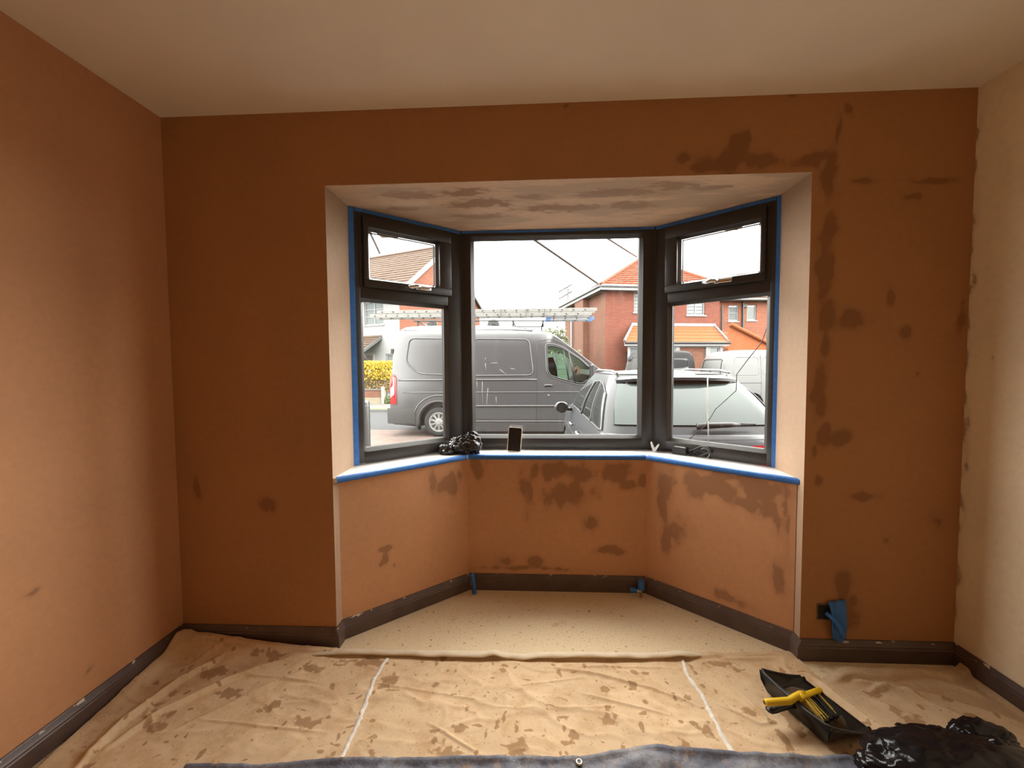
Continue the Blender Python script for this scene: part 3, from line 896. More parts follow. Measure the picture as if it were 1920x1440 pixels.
# older sheet in the right-hand corner, partly under the first
S2_FAR = lambda x: interp([2.70, 2.90, 3.0, 3.15, 3.3, 3.40, 3.495], [-0.16, -0.115, -0.085, -0.085, -0.065, -0.090, -0.052], x)
def z_sheet2(X, Y, U, V):
    d = S2_FAR(X) - Y
    z = 0.0025 + 0.012 * np.maximum(0, fbm(X * 4, Y * 5, 61) - 0.4)
    for pts, w, h in (([(2.98, -0.13), (3.10, -0.17), (3.02, -0.185)], 0.012, 0.020), ([(3.05, -0.16), (3.25, -0.21), (3.5, -0.36)], 0.018, 0.016),
                      ([(3.12, -0.13), (3.2, -0.24), (3.3, -0.33)], 0.012, 0.010), ([(2.99, -0.22), (3.08, -0.32), (3.2, -0.44)], 0.014, 0.012), ([(3.3, -0.1), (3.46, -0.2)], 0.012, 0.010)):
        z = z + fold(X, Y, pts, w, h, 1.8)
    hh = 0.014 + 0.014 * vnoise(X * 7, X * 0, 63)
    z = z + hh / (1 + np.exp((d - 0.030 - 0.02 * vnoise(X * 9, X * 0, 65)) / 0.003)) * np.clip((X - 2.88) / 0.08, 0, 1)
    edge = np.clip((X - s_right(np.clip((S_FAR(X) - Y) / (S_FAR(X) + 1.45), 0, 1)) - 0.0) / 0.03, 0, 1)
    z = z * edge + 0.0015 * (1 - edge)                    # flat where it runs under the big sheet
    lx = 3.50 - X
    return z + 0.012 * np.exp(-(lx / 0.02) ** 2)
ST2 = [(3.08, -0.33, 0.035, 0.06), (3.05, -0.28, 0.02, 0.03), (3.22, -0.33, 0.012, 0.03), (3.28, -0.23, 0.012, 0.012), (3.30, -0.29, 0.02, 0.015), (3.38, -0.30, 0.01, 0.015), (3.15, -0.25, 0.01, 0.02), (3.03, -0.2, 0.03, 0.012)]
sh2 = cloth('dust_sheet', M['sheet2'], S2_FAR, lambda x: -1.45 + 0 * x, lambda v: 2.78 + 0 * v, lambda v: 3.4985 - 0.02 * np.clip(v - 0.02, 0, 0.05), 150, 220, z_sheet2, stain_fn(ST2, 71))
tag(sh2, 'older brown-stained dust sheet bunched up in the right-hand corner of the room', 'dust sheet')

# blue-grey tarpaulin across the bottom of the view
T_FAR = lambda x: interp([0.5, 0.8, 1.04, 1.4, 1.82, 2.0, 2.09, 2.2, 2.39, 2.64, 2.9], [-0.625, -0.600, -0.575, -0.555, -0.535, -0.505, -0.487, -0.497, -0.505, -0.500, -0.505], x)
def z_tarp(X, Y, U, V):
    d = T_FAR(X) - Y
    z = 0.020 + 0.022 * fbm(X * 5, Y * 6, 81) + 0.020 * np.abs(fbm(X * 12 + 3 * fbm(X * 5, Y * 5, 85), Y * 14, 83) - 0.5)
    z = z + fold(X, Y, [(1.9, -0.6), (2.05, -0.53), (2.15, -0.56)], 0.03, 0.012, 1.5)
    z = z + 0.010 * np.exp(-((d - 0.012) / 0.012) ** 2)
    z = np.where(d < 0.004, z - 0.012, z)
    return z
tarp = cloth('tarpaulin', M['tarp'], T_FAR, lambda x: -1.48 + 0 * x, lambda v: 0.56 + 0.02 * v, lambda v: 2.88 + 0 * v, 380, 150, z_tarp)
tag(tarp, 'crumpled blue-grey tarpaulin with eyelet across the nearest floor', 'tarpaulin')
for (ex, ey) in ((1.822, -0.560),):
    ez = float(z_tarp(np.array([[ex]]), np.array([[ey]]), 0, 0)[0, 0]) + 0.003
    ring = MB()
    ring.lathe([(0.0055, 0.0), (0.0065, 0.0025), (0.0105, 0.0022), (0.0115, -0.001)], (ex, ey, ez), seg=20, cap=False)
    e = ring.build('eyelet', simple('eyelet_metal', (0.66, 0.60, 0.50), 0.35, metal=0.8), tarp, smooth=True)
    hole = MB().lathe([(0.0001, 0.0006), (0.006, 0.0005)], (ex, ey, ez), seg=16, cap=False).build('eyelet_hole', M['cable_black'], e)

# ================================================================== DUSTPAN, BRUSH, BAGS
pan = empty('dustpan', (2.735, -0.300, 0.018), math.atan2(-0.249, 0.083) + math.pi / 2)
# local frame: +x towards the open lip, -x towards the back wall with the handle, y across the mouth (0.26 wide)
tag(pan, 'black plastic dustpan full of dirt lying on the dust sheet', 'dustpan')
hw = 0.130
def ring_pan(ins, floor):
    pass
outer, inner = [], []
NP = 14
def pan_wall(x):                       # height of the side walls
    t = (x + 0.105) / 0.20
    return 0.006 + 0.072 * (1 - max(0, min(1, t))) ** 1.25
m = MB()
xs = [-0.105, -0.102, -0.08, -0.05, -0.02, 0.01, 0.04, 0.07, 0.095]
ys = [-hw, -hw + 0.012, -0.06, 0.0, 0.06, hw - 0.012, hw]
th = 0.003
def pan_section(x, inside):
    """across-section at x: side wall, floor, side wall"""
    h = pan_wall(x)
    k = th if inside else 0
    fl_ = 0.002 + k
    fl_in = 0.006 if x > 0.06 else fl_
    pts = []
    for s in (-1, 1):
        seq = [(s * (hw + 0.010 - k), h), (s * (hw + 0.002 - k), h * 0.55), (s * (hw - 0.006 - k), fl_ + 0.010), (s * (hw - 0.018), fl_)]
        pts += seq if s < 0 else seq[::-1]
    return [(x, p[0], p[1]) for p in pts]
# outside shell + inside shell joined over the rim
for inside in (False, True):
    rings = [pan_section(x + (th if inside and x < -0.1 else 0), inside) for x in xs]
    m.quad_strip(rings)
# back wall
for k in (0, th):
    hb = pan_wall(-0.105)
    sec = pan_section(-0.105, k > 0)
    m.poly([(-0.118 + k if z > 0.04 else -0.105 + k, y, z) for (x, y, z) in sec])
body = m.build('pan', M['black_plastic'], pan, smooth=math.radians(40))
sm = body.modifiers.new('thick', 'SOLIDIFY'); sm.thickness = 0.0025
# rolled rim round the back and sides
rim = [(x, -hw - 0.010, pan_wall(x)) for x in reversed(xs)] + [(-0.116, -hw + 0.01, pan_wall(-0.105)), (-0.118, -0.05, pan_wall(-0.105) - 0.006), (-0.118, 0.05, pan_wall(-0.105) - 0.006), (-0.116, hw - 0.01, pan_wall(-0.105))] + [(x, hw + 0.010, pan_wall(x)) for x in xs]
MB().tube(rim, 0.0035, 8).build('rim', simple('worn_black_edge', (0.055, 0.055, 0.055), 0.45, var=0.4, nscale=60), pan, smooth=True)
hd = MB()
hrings = []
for x, w, h0, h1 in ((-0.108, 0.020, 0.035, 0.066), (-0.13, 0.017, 0.040, 0.062), (-0.17, 0.016, 0.042, 0.060), (-0.205, 0.018, 0.043, 0.060), (-0.222, 0.016, 0.044, 0.058), (-0.228, 0.009, 0.047, 0.055)):
    hrings.append([(x, w * math.cos(a), (h0 + h1) / 2 + (h1 - h0) / 2 * math.sin(a)) for a in [2 * math.pi * k / 14 for k in range(14)]])
handle = hd.quad_strip(hrings, close=True, caps=True).build('handle', M['black_plastic'], pan, smooth=True)
MB().lathe([(0.006, 0.0), (0.0085, 0.001), (0.010, 0.0)], (-0.208, 0, 0.0605), seg=16, cap=False).build('hanging_hole', simple('hole_rim', (0.12, 0.12, 0.12), 0.4), handle, smooth=True)
# swept-up dirt in the pan
g = np.linspace(-1, 1, 26)
GX, GY = np.meshgrid(g, g)
rr = np.hypot(GX, GY)
gz = np.where(rr < 1, 0.012 * (1 - rr ** 2) * (0.4 + 1.2 * fbm(GX * 5, GY * 5, 91)), -0.002)
vv = np.stack([GX * 0.085 - 0.01, GY * 0.112, 0.006 + gz], -1).reshape(-1, 3)
md = MB(); md.v = [tuple(p) for p in vv]
md.f = [(j * 26 + i, j * 26 + i + 1, (j + 1) * 26 + i + 1, (j + 1) * 26 + i) for j in range(25) for i in range(25)]
dirt = md.build('dirt', simple('swept_dirt', (0.10, 0.062, 0.035), 0.95, var=0.6, nscale=120), pan, smooth=True)
dirt['kind'] = 'stuff'

# hand brush: yellow handle and back, rows of black and yellow bristles
M['yellow'] = simple('yellow_plastic', (0.78, 0.50, 0.015), 0.35, var=0.10, nscale=25)
M['bristle_y'] = simple('bristle_yellow', (0.62, 0.42, 0.05), 0.6, var=0.2, nscale=90)
M['bristle_k'] = simple('bristle_black', (0.020, 0.018, 0.016), 0.6, var=0.3, nscale=90)
brush = empty('hand_brush', (2.68, -0.335, 0.075), 0.0)
tag(brush, 'yellow-handled hand brush with black and yellow bristles resting in the dustpan', 'brush')
def L2(x, y, z): return (x - 2.68, y + 0.335, z - 0.075)
hp = [(2.508, -0.370, 0.098), (2.515, -0.370, 0.098), (2.55, -0.367, 0.099), (2.60, -0.362, 0.100), (2.625, -0.352, 0.106), (2.65, -0.345, 0.112), (2.665, -0.343, 0.112)]
MB().tube([L2(*p) for p in hp], [0.009, 0.0125, 0.0125, 0.0125, 0.012, 0.012, 0.010], 12).build('handle', M['yellow'], brush, smooth=True)
MB().lathe([(0.0015, -0.001), (0.0065, -0.0012)], L2(2.5075, -0.370, 0.098), axis='x', seg=12, cap=False).build('hanging_hole', M['bristle_k'], brush)
# back of the head: thin bar tilted so that the bristles point down towards the lip
hx0, hx1 = Vector((2.640, -0.356, 0.104)), Vector((2.745, -0.300, 0.088))
along = (hx1 - hx0).normalized()
bd = Vector((0.62, -0.62, -0.42)); bd = (bd - along * bd.dot(along)).normalized()      # bristle direction
wd = along.cross(bd).normalized()
cen = (hx0 + hx1) / 2
hb_ = MB().obox(Vector(L2(*cen)), along * 0.062, bd * 0.010, wd * 0.018).build('head', M['yellow'], brush, bevel=0.005, smooth=True)
rb = random.Random(5)
for row in range(7):
    for colm in range(3):
        base = hx0.lerp(hx1, (row + 0.5) / 7) + wd * (colm - 1) * 0.011 + bd * 0.008
        mt = 'bristle_y' if row in (0, 1, 5) else 'bristle_k'
        tuft = MB()
        for k in range(9):
            a = rb.uniform(0, 6.28); q = rb.uniform(0, 1) ** 0.5
            o1 = along * (0.006 * q * math.cos(a)) + wd * (0.005 * q * math.sin(a))
            tip = base + o1 * 1.8 + bd * rb.uniform(0.066, 0.074)
            tuft.tube([Vector(L2(*(base + o1))), Vector(L2(*tip))], 0.0016, 4, caps=True)
        tuft.build('bristle_tuft', M[mt], brush)
    tipm = MB()
    for k in range(10):
        base = hx0.lerp(hx1, (row + rb.uniform(0.1, 0.9)) / 7) + wd * rb.uniform(-0.016, 0.016)
        tipm.tube([Vector(L2(*(base + bd * 0.062))), Vector(L2(*(base + bd * 0.082)))], 0.003, 4)
    tipm.build('dirty_tip', M['bristle_k'], brush)

def crumpled(name, c, r, seed, amp=0.35, flat=0.0, sub=5, mat='bag', parent=None, ridged=True, stretch=None):
    """crumpled plastic: ico sphere pushed about by ridged noise"""
    bm = bmesh.new()
    bmesh.ops.create_icosphere(bm, subdivisions=sub, radius=1.0)
    P = np.array([v.co[:] for v in bm.verts])
    def n3(p, s, sd):
        return (fbm(p[:, 0] * s + 11 + p[:, 2] * s * 0.7, p[:, 1] * s - 3 + p[:, 2] * s * 0.4, sd, 3) + fbm(p[:, 1] * s + 7, p[:, 2] * s + 5 - p[:, 0] * s * 0.3, sd + 9, 3)) / 2
    a = n3(P, 1.6, seed); b = 1 - 2 * np.abs(n3(P, 3.4, seed + 2) - 0.5) * 2; cc = 1 - 2 * np.abs(n3(P, 7.5, seed + 5) - 0.5) * 2
    k = 1 + amp * (a - 0.5) * 1.6 + amp * 0.42 * (b - 0.6) + amp * 0.20 * (cc - 0.6)
    Q = P * k[:, None] * np.array(r)
    Q[:, 2] = np.where(Q[:, 2] < -flat, -flat + (Q[:, 2] + flat) * 0.08, Q[:, 2])
    if stretch is not None: Q = stretch(Q)
    for v, q in zip(bm.verts, Q): v.co = (q[0] + c[0], q[1] + c[1], q[2] + c[2])
    me = bpy.data.meshes.new(name)
    bm.to_mesh(me); bm.free()
    me.shade_smooth()
    me.materials.append(M[mat])
    o = bpy.data.objects.new(name, me)
    COL.objects.link(o)
    if parent: o.parent = parent
    return o

# rubbish bag in the near right corner
bb = empty('rubbish_bag', (2.93, -0.66, 0.05))
tag(bb, 'shiny black bin bag with twisted top lying beside the dustpan', 'rubbish bag')
crumpled('bag_body', (0.0, -0.03, 0.050), (0.275, 0.20, 0.085), 101, 0.40, 0.050, 6, parent=bb)
crumpled('bag_bulge', (0.155, 0.105, 0.050), (0.105, 0.090, 0.075), 131, 0.55, 0.055, 5, parent=bb)
MB().quad_strip([[(0.02 + 0.022 * t - w, 0.235 - 0.16 * t, 0.016 + 0.055 * t + 0.010 * math.sin(k)) for k, w in enumerate((-0.016 * (1.1 - 0.5 * abs(t - 0.2)), -0.005, 0.006, 0.017 * (1.1 - 0.5 * abs(t - 0.2))))] for t in np.linspace(-0.15, 1.0, 12)]).build('twisted_neck', M['bag'], bb, smooth=True).modifiers.new('t', 'SOLIDIFY').thickness = 0.004

# crumpled black bag on the sill
sb = empty('plastic_bag', (1.262, 0.556, ZS))
tag(sb, 'small crumpled black plastic bag on the sill in the left corner of the bay', 'plastic bag')
crumpled('bag_body', (0.020, 0.0, 0.043), (0.095, 0.055, 0.068), 151, 0.60, 0.043, 5, mat='bag_shiny', parent=sb)
crumpled('bag_tail', (-0.085, -0.030, 0.024), (0.048, 0.030, 0.036), 171, 0.65, 0.024, 4, mat='bag_shiny', parent=sb)
crumpled('bag_tuft', (0.055, 0.015, 0.105), (0.035, 0.018, 0.022), 191, 0.8, 0.03, 4, mat='bag_shiny', parent=sb)

# phone leaning on the frame
ph = empty('mobile_phone', (1.566, 0.588, ZS))
ph.rotation_euler = (-math.radians(21), math.radians(4), 0)
tag(ph, 'mobile phone in a pale case standing on the sill against the centre frame', 'phone')
def rrect(w, h, r, n=5):
    pts = []
    for cx, cz, a0 in ((w - r, h - r, 0), (-w + r, h - r, 90), (-w + r, -h + r, 180), (w - r, -h + r, 270)):
        for k in range(n + 1):
            a = math.radians(a0 + 90 * k / n)
            pts.append((cx + r * math.cos(a), cz + r * math.sin(a)))
    return pts
MB().prism([(x, z + 0.0765) for x, z in rrect(0.042, 0.0745, 0.011)], -0.001, 0.011, 'y').build('case', simple('phone_case', (0.74, 0.66, 0.58), 0.45, var=0.05), ph, bevel=0.0015)
MB().prism([(x, z + 0.0765) for x, z in rrect(0.0375, 0.0700, 0.009)], -0.0022, -0.0008, 'y').build('screen', simple('phone_screen', (0.012, 0.010, 0.010), 0.12, var=0.1), ph)

# cable, plug and adapter left on the sill at the right
cb = empty('power_adapter', (2.52, 0.545, ZS))
cb.scale = (1.15, 1.15, 1.35)
tag(cb, 'black power adapter with a coiled cable and white plug on the right sill', 'power adapter')
ad_ = Vector((0.74, -0.67, 0)).normalized()
MB().obox((0.002, -0.004, 0.016), ad_ * 0.034, Vector((0.67, 0.74, 0)) * 0.013, (0, 0, 0.016)).build('adapter_block', M['black_plastic'], cb, bevel=0.003)
MB().obox((0.002, -0.004, 0.0325), ad_ * 0.026, Vector((0.67, 0.74, 0)) * 0.010, (0, 0, 0.0006)).build('rating_label', simple('grey_label', (0.42, 0.42, 0.40), 0.5), cb)
coil = MB()
for k in range(7):
    path = []
    ra, rb2 = 0.052 + 0.008 * math.sin(k * 2.1), 0.016 + 0.005 * math.cos(k * 1.3)
    cx, cy, cz = 0.085 + 0.012 * math.sin(k * 1.9), -0.065 + 0.008 * math.cos(k * 2.7), 0.022 + 0.004 * math.sin(k * 3.3)
    for t in range(28):
        a = 2 * math.pi * t / 28
        path.append((cx + ad_.x * ra * math.cos(a) - 0.4 * rb2 * math.sin(a), cy + ad_.y * ra * math.cos(a) + 0.5 * rb2 * math.sin(a), max(0.004, cz + rb2 * math.sin(a + k * 0.5) + 0.006 * math.sin(3 * a + k))))
    coil.tube(path, 0.0032, 6, closed=True)
coil.build('coiled_cable', M['cable_black'], cb, smooth=True)
MB().tube([(0.095 + 0.022 * math.cos(a) * ad_.y, -0.075 + 0.016 * math.cos(a), 0.020 + 0.021 * math.sin(a)) for a in [2 * math.pi * t / 20 for t in range(20)]], 0.0032, 6, closed=True).build('cable_tie', M['cable_grey'], cb, smooth=True)
MB().tube([(0.11, -0.08, 0.024), (0.14, -0.09, 0.030), (0.165, -0.10, 0.020), (0.185, -0.112, 0.016)], 0.003, 6).build('cable_end', M['cable_grey'], cb, smooth=True)
MB().tube([(0.12, -0.085, 0.028), (0.14, -0.085, 0.036), (0.155, -0.09, 0.040)], 0.0025, 6).build('cable_end', M['cable_grey'], cb, smooth=True)
MB().tube([(-0.03, 0.03, 0.010), (-0.06, 0.052, 0.005), (-0.095, 0.060, 0.006)], 0.003, 6).build('cable_lead', M['cable_black'], cb, smooth=True)
plug = MB()
plug.prism([(-0.020, 0.030), (-0.014, 0.033), (0.0, 0.006), (0.018, 0.024), (0.024, 0.022), (0.006, -0.010), (-0.006, -0.010), (-0.016, 0.012)], -0.009, 0.009, 'y')
pl_ = plug.build('plug', M['white_plastic'], cb, bevel=0.002)
pl_.location = (-0.105, 0.055, 0.012)
pl_.rotation_euler = (0, 0, -0.4)

# ================================================================== PIPE STUBS AND SOCKET
def pipe_stub(loc, h, label, extra=None, flag=None):
    r = empty('radiator_pipe', loc)
    tag(r, label, 'pipe')
    MB().lathe([(0.0075, 0.0), (0.0075, h)], seg=14).build('pipe', M['copper'], r, smooth=math.radians(40))
    return r
p1 = pipe_stub((1.335, 0.463, 0.0), 0.075, 'short radiator pipe wrapped in blue tape in the left bay corner')
tp = MB()
tp.quad_strip([[(x + dx * (0.55 + 0.6 * abs(t - 0.45)), y, 0.008 + 0.118 * t) for dx, y in ((-0.013, -0.010 + 0.006 * t), (0.0, -0.017 + 0.004 * math.sin(t * 9)), (0.014, -0.009 + 0.006 * t))] for t, x in ((0, 0.004), (0.15, 0.003), (0.35, 0.004), (0.55, 0.0), (0.75, -0.004), (0.9, -0.008), (1.0, -0.011))])
o = tp.build('tape_wrap', M['tape'], p1, smooth=True); o.modifiers.new('t', 'SOLIDIFY').thickness = 0.004
MB().lathe([(0.011, 0.055), (0.011, 0.075)], (-0.004, 0, 0), seg=12).build('pipe_cap', simple('brass', (0.62, 0.52, 0.30), 0.4, metal=0.6), p1, smooth=math.radians(40))
p2 = pipe_stub((2.288, 0.462, 0.0), 0.080, 'capped radiator valve wrapped in blue tape in the right bay corner')
w_ = MB()
w_.lathe([(0.009, 0.045), (0.017, 0.047), (0.018, 0.075), (0.016, 0.098), (0.008, 0.102)], seg=14)
w_.build('tape_wrap', M['tape'], p2, smooth=math.radians(40))
v_ = MB().tube([(0.0, 0, 0.040), (-0.015, -0.002, 0.036), (-0.03, -0.004, 0.040)], 0.009, 10).build('valve_branch', simple('brass_valve', (0.62, 0.52, 0.36), 0.4, metal=0.5), p2, smooth=True)
MB().tube([(-0.028, -0.004, 0.040), (-0.034, -0.005, 0.042), (-0.058, -0.007, 0.046), (-0.062, -0.007, 0.046)], [0.011, 0.014, 0.014, 0.009], 12).build('tape_wrap', M['tape'], p2, smooth=math.radians(40))

sk = empty('socket_box', (2.968, 0.0, 0.222))
tag(sk, 'open wall box with a flap of blue tape hanging from it', 'socket')
bx = MB()
bx.box(-0.030, 0.022, -0.003, 0.0, 0.026, 0.032).box(-0.030, 0.022, -0.003, 0.0, -0.042, -0.036).box(-0.034, -0.030, -0.003, 0.0, -0.042, 0.032).box(0.022, 0.026, -0.003, 0.0, -0.042, 0.032)
bx.build('box_rim', simple('box_rim', (0.17, 0.10, 0.06), 0.8, var=0.4), sk)
MB().box(-0.030, 0.022, -0.0045, -0.0035, -0.036, 0.026).build('box_back', simple('box_dark', (0.012, 0.009, 0.008), 0.8), sk)
tpf = MB()
rows = []
for t in np.linspace(0, 1, 14):
    z = 0.046 - 0.168 * t
    x0 = 0.004 + 0.020 * t + 0.004 * math.sin(t * 8)
    x1 = 0.082 + 0.004 * t - 0.012 * math.sin(t * 3.1)
    rows.append([(x0 + (x1 - x0) * u, -0.012 - 0.020 * math.sin(t * 2.6) - 0.010 * math.sin(u * 6 + t * 5) * t - (0.008 if 0.25 < u < 0.45 else 0), z + 0.012 * u * (1 - t)) for u in np.linspace(0, 1, 9)])
o = tpf.quad_strip(rows).build('tape_flap', M['tape'], sk, smooth=True); o.modifiers.new('t', 'SOLIDIFY').thickness = 0.0015
MB().tube([(0.0, -0.008, -0.005), (0.02, -0.035, -0.02), (0.045, -0.040, -0.06), (0.055, -0.040, -0.095)], 0.010, 8).build('taped_cable', M['tape'], sk, smooth=True)

# two plaster crumbs by the right bay skirting
for i, (x, y) in enumerate(((2.405, 0.405), (2.380, 0.375))):
    o = crumpled('plaster_crumb', (x, y, 0.004), (0.010, 0.006, 0.004), 200 + i * 7, 0.6, 0.004, 2, mat='sill')
    tag(o, ('small white plaster crumb touching the right bay skirting', 'small white plaster crumb out from the right bay skirting')[i], 'debris', 'plaster crumbs on the bay floor')

# ================================================================== OUTSIDE: GROUND AND OUR OWN HOUSE
M['road'] = simple('tarmac', (0.0340, 0.0350, 0.0370), 0.9, var=0.18, nscale=8, spec=0.12)
M['pave'] = pave_mat()
M['slab'] = simple('paving_slab', (0.0720, 0.0700, 0.0660), 0.9, var=0.15, nscale=3, spec=0.12)
M['kerb'] = simple('kerb_concrete', (0.0750, 0.0750, 0.0740), 0.9, var=0.12, nscale=5, spec=0.12)
M['grass'] = simple('grass', (0.0420, 0.0588, 0.0147), 0.95, var=0.4, nscale=9, spec=0.12)
M['brick_red'] = brick_mat('brick_red', (0.1176, 0.0315, 0.0189), (0.0924, 0.0231, 0.0147), (0.0840, 0.0546, 0.0441), dirt=0.22, tint=(0.1050, 0.0588, 0.0420))
M['brick_old'] = brick_mat('brick_old', (0.1134, 0.0441, 0.0273), (0.0840, 0.0294, 0.0189), (0.0882, 0.0630, 0.0483), dirt=0.35, tint=(0.1008, 0.0630, 0.0462))
M['brick_orange'] = brick_mat('brick_orange', (0.1512, 0.0420, 0.0189), (0.1176, 0.0294, 0.0147), (0.1260, 0.0924, 0.0756), dirt=0.25, tint=(0.1386, 0.0840, 0.0588))
M['render_white'] = simple('white_render', (0.1500, 0.1520, 0.1520), 0.9, var=0.06, nscale=4, spec=0.12)
M['pvc_white'] = simple('white_pvc', (0.1500, 0.1540, 0.1570), 0.4, var=0.03, spec=0.15)
M['tile_brown'] = simple('tile_brown', (0.0567, 0.0378, 0.0277), 0.85, var=0.3, nscale=14, spec=0.12)
M['tile_red'] = simple('tile_red', (0.1386, 0.0378, 0.0202), 0.8, var=0.2, nscale=10, spec=0.12)
M['tile_orange'] = simple('tile_orange', (0.1680, 0.0525, 0.0218), 0.8, var=0.15, nscale=10, spec=0.12)
M['lead'] = simple('lead_flashing', (0.1008, 0.1050, 0.1134), 0.6, var=0.1)
M['dark_paint'] = simple('dark_paint', (0.0092, 0.0084, 0.0084), 0.45)
M['timber_dark'] = simple('dark_timber', (0.0252, 0.0202, 0.0176), 0.7, var=0.3)
M['curtain'] = simple('net_curtain', (0.0750, 0.0850, 0.0870), 0.9, var=0.2, nscale=20)
M['house_glass'] = simple('house_glass', (0.0231, 0.0315, 0.0315), 0.06, var=0.25, nscale=3)

def struct(o):
    o['kind'] = 'structure'
    return o
struct(MB().box(-60, 60, 0.2, 6.0, GZ - 0.3, GZ).build('driveway', M['slab']))
struct(MB().box(-60, 60, 6.0, 8.55, GZ - 0.3, GZ + 0.002).build('pavement_near', M['pave']))
struct(MB().box(-60, 60, 8.55, 12.75, GZ - 0.3, GZ - 0.02).build('road', M['road']))
struct(MB().box(-60, 60, 12.75, 12.90, GZ - 0.3, GZ + 0.07).build('kerb_far', M['kerb']))
struct(MB().box(-60, 60, 12.90, 13.3, GZ - 0.3, GZ + 0.055).build('verge_far', M['grass']))
struct(MB().box(-60, 60, 13.3, 15.2, GZ - 0.3, GZ + 0.05).build('pavement_far', M['slab']))
struct(MB().box(-150, 150, 15.2, 200, GZ - 0.3, GZ + 0.03).build('ground_far', M['grass']))
struct(MB().box(-60, 60, -40, 0.2, GZ - 0.5, GZ - 0.31).build('ground_house', M['slab']))
fac = MB()
fac.box(-3.2, 0.68, 0.03, 0.28, GZ - 0.3, 5.4).box(2.95, 6.5, 0.03, 0.28, GZ - 0.3, 5.4).box(0.68, 2.95, 0.03, 0.28, 2.30, 5.4)
struct(fac.build('wall_facade', M['brick_red']))
struct(MB().prism([(0.55, 0.28), (3.08, 0.28), (2.52, 0.86), (1.15, 0.86)], HO + 0.012, 2.34).build('roof_bay', M['lead']))
struct(MB().prism([(0.66, 0.22), (1.20, 0.76), (2.46, 0.76), (2.97, 0.22), (2.90, 0.075), (2.34, 0.545), (1.285, 0.545), (0.725, 0.075)], GZ - 0.1, ZS - 0.03).build('wall_bay_outer', M['brick_red']))
struct(MB().prism([(0.9, 5.2), (-4.0, 8.2), (-8.9, 5.2)], -3.6, 6.9, 'x').build('roof_house', M['tile_brown']))
struct(MB().box(-3.2, 6.5, -8.0, -7.8, GZ - 0.3, 5.4).build('wall_garden', M['brick_red']))

# ---- bollard
bo = empty('bollard', (-1.62, 6.15, GZ))
tag(bo, 'grey metal bollard at the pavement edge left of the dark van', 'bollard')
MB().lathe([(0.075, 0), (0.075, 0.90), (0.070, 0.935), (0.055, 0.955), (0.001, 0.962)], seg=20).build('post', simple('bollard_steel', (0.0672, 0.0672, 0.0693), 0.4, metal=0.5), bo, smooth=math.radians(40))
MB().lathe([(0.078, 0.86), (0.078, 0.885)], seg=20).build('band', simple('bollard_band', (0.1890, 0.1932, 0.1974), 0.35, metal=0.6), bo, smooth=math.radians(40))
MB().lathe([(0.12, 0), (0.12, 0.02), (0.08, 0.03)], seg=20).build('base_plate', M['kerb'], bo)

# ================================================================== VEHICLES
M['van_paint'] = simple('van_paint', (0.0250, 0.0260, 0.0285), 0.30, var=0.06, nscale=2, spec=0.8)
M['van_clad'] = simple('van_cladding', (0.0118, 0.0118, 0.0126), 0.55)
M['groove'] = simple('panel_gap', (0.0025, 0.0025, 0.0025), 0.7)
M['car_paint'] = simple('car_paint', (0.0300, 0.0325, 0.0370), 0.30, var=0.05, nscale=2, spec=0.22)
M['white_paint'] = simple('white_paint', (0.1000, 0.1015, 0.1015), 0.35, var=0.03, spec=0.15)
M['black_car'] = simple('black_car_paint', (0.006, 0.0065, 0.008), 0.5, spec=0.12)
M['tyre'] = simple('tyre_rubber', (0.0084, 0.0084, 0.0088), 0.85)
M['alloy'] = simple('wheel_silver', (0.2100, 0.2100, 0.2050), 0.35, metal=0.5, var=0.06)
M['lens_red'] = simple('lens_red', (0.2475, 0.0066, 0.0099), 0.15, var=0.15, nscale=20)
M['lens_clear'] = simple('lens_clear', (0.2100, 0.2000, 0.2000), 0.2, var=0.15, nscale=20)
M['car_glass'] = glass_mat('vehicle_glass', (0.70, 0.80, 0.76), 1.5)
M['dark_glass'] = simple('tinted_glass', (0.0084, 0.0109, 0.0109), 0.05, var=0.3, nscale=2)
M['rear_glass'] = simple('rear_screen_glass', (0.0340, 0.0480, 0.0450), 0.05, var=0.15, nscale=2.5, spec=0.22)
M['trim_grey'] = simple('satin_grey_trim', (0.055, 0.056, 0.058), 0.5, spec=0.2)
M['side_glass'] = simple('side_window_glass', (0.020, 0.024, 0.024), 0.05, var=0.4, nscale=3, spec=0.35)
M['trim_black'] = simple('black_trim', (0.0059, 0.0059, 0.0063), 0.5)
M['seat_cloth'] = simple('seat_cloth', (0.0189, 0.0202, 0.0210), 0.9)

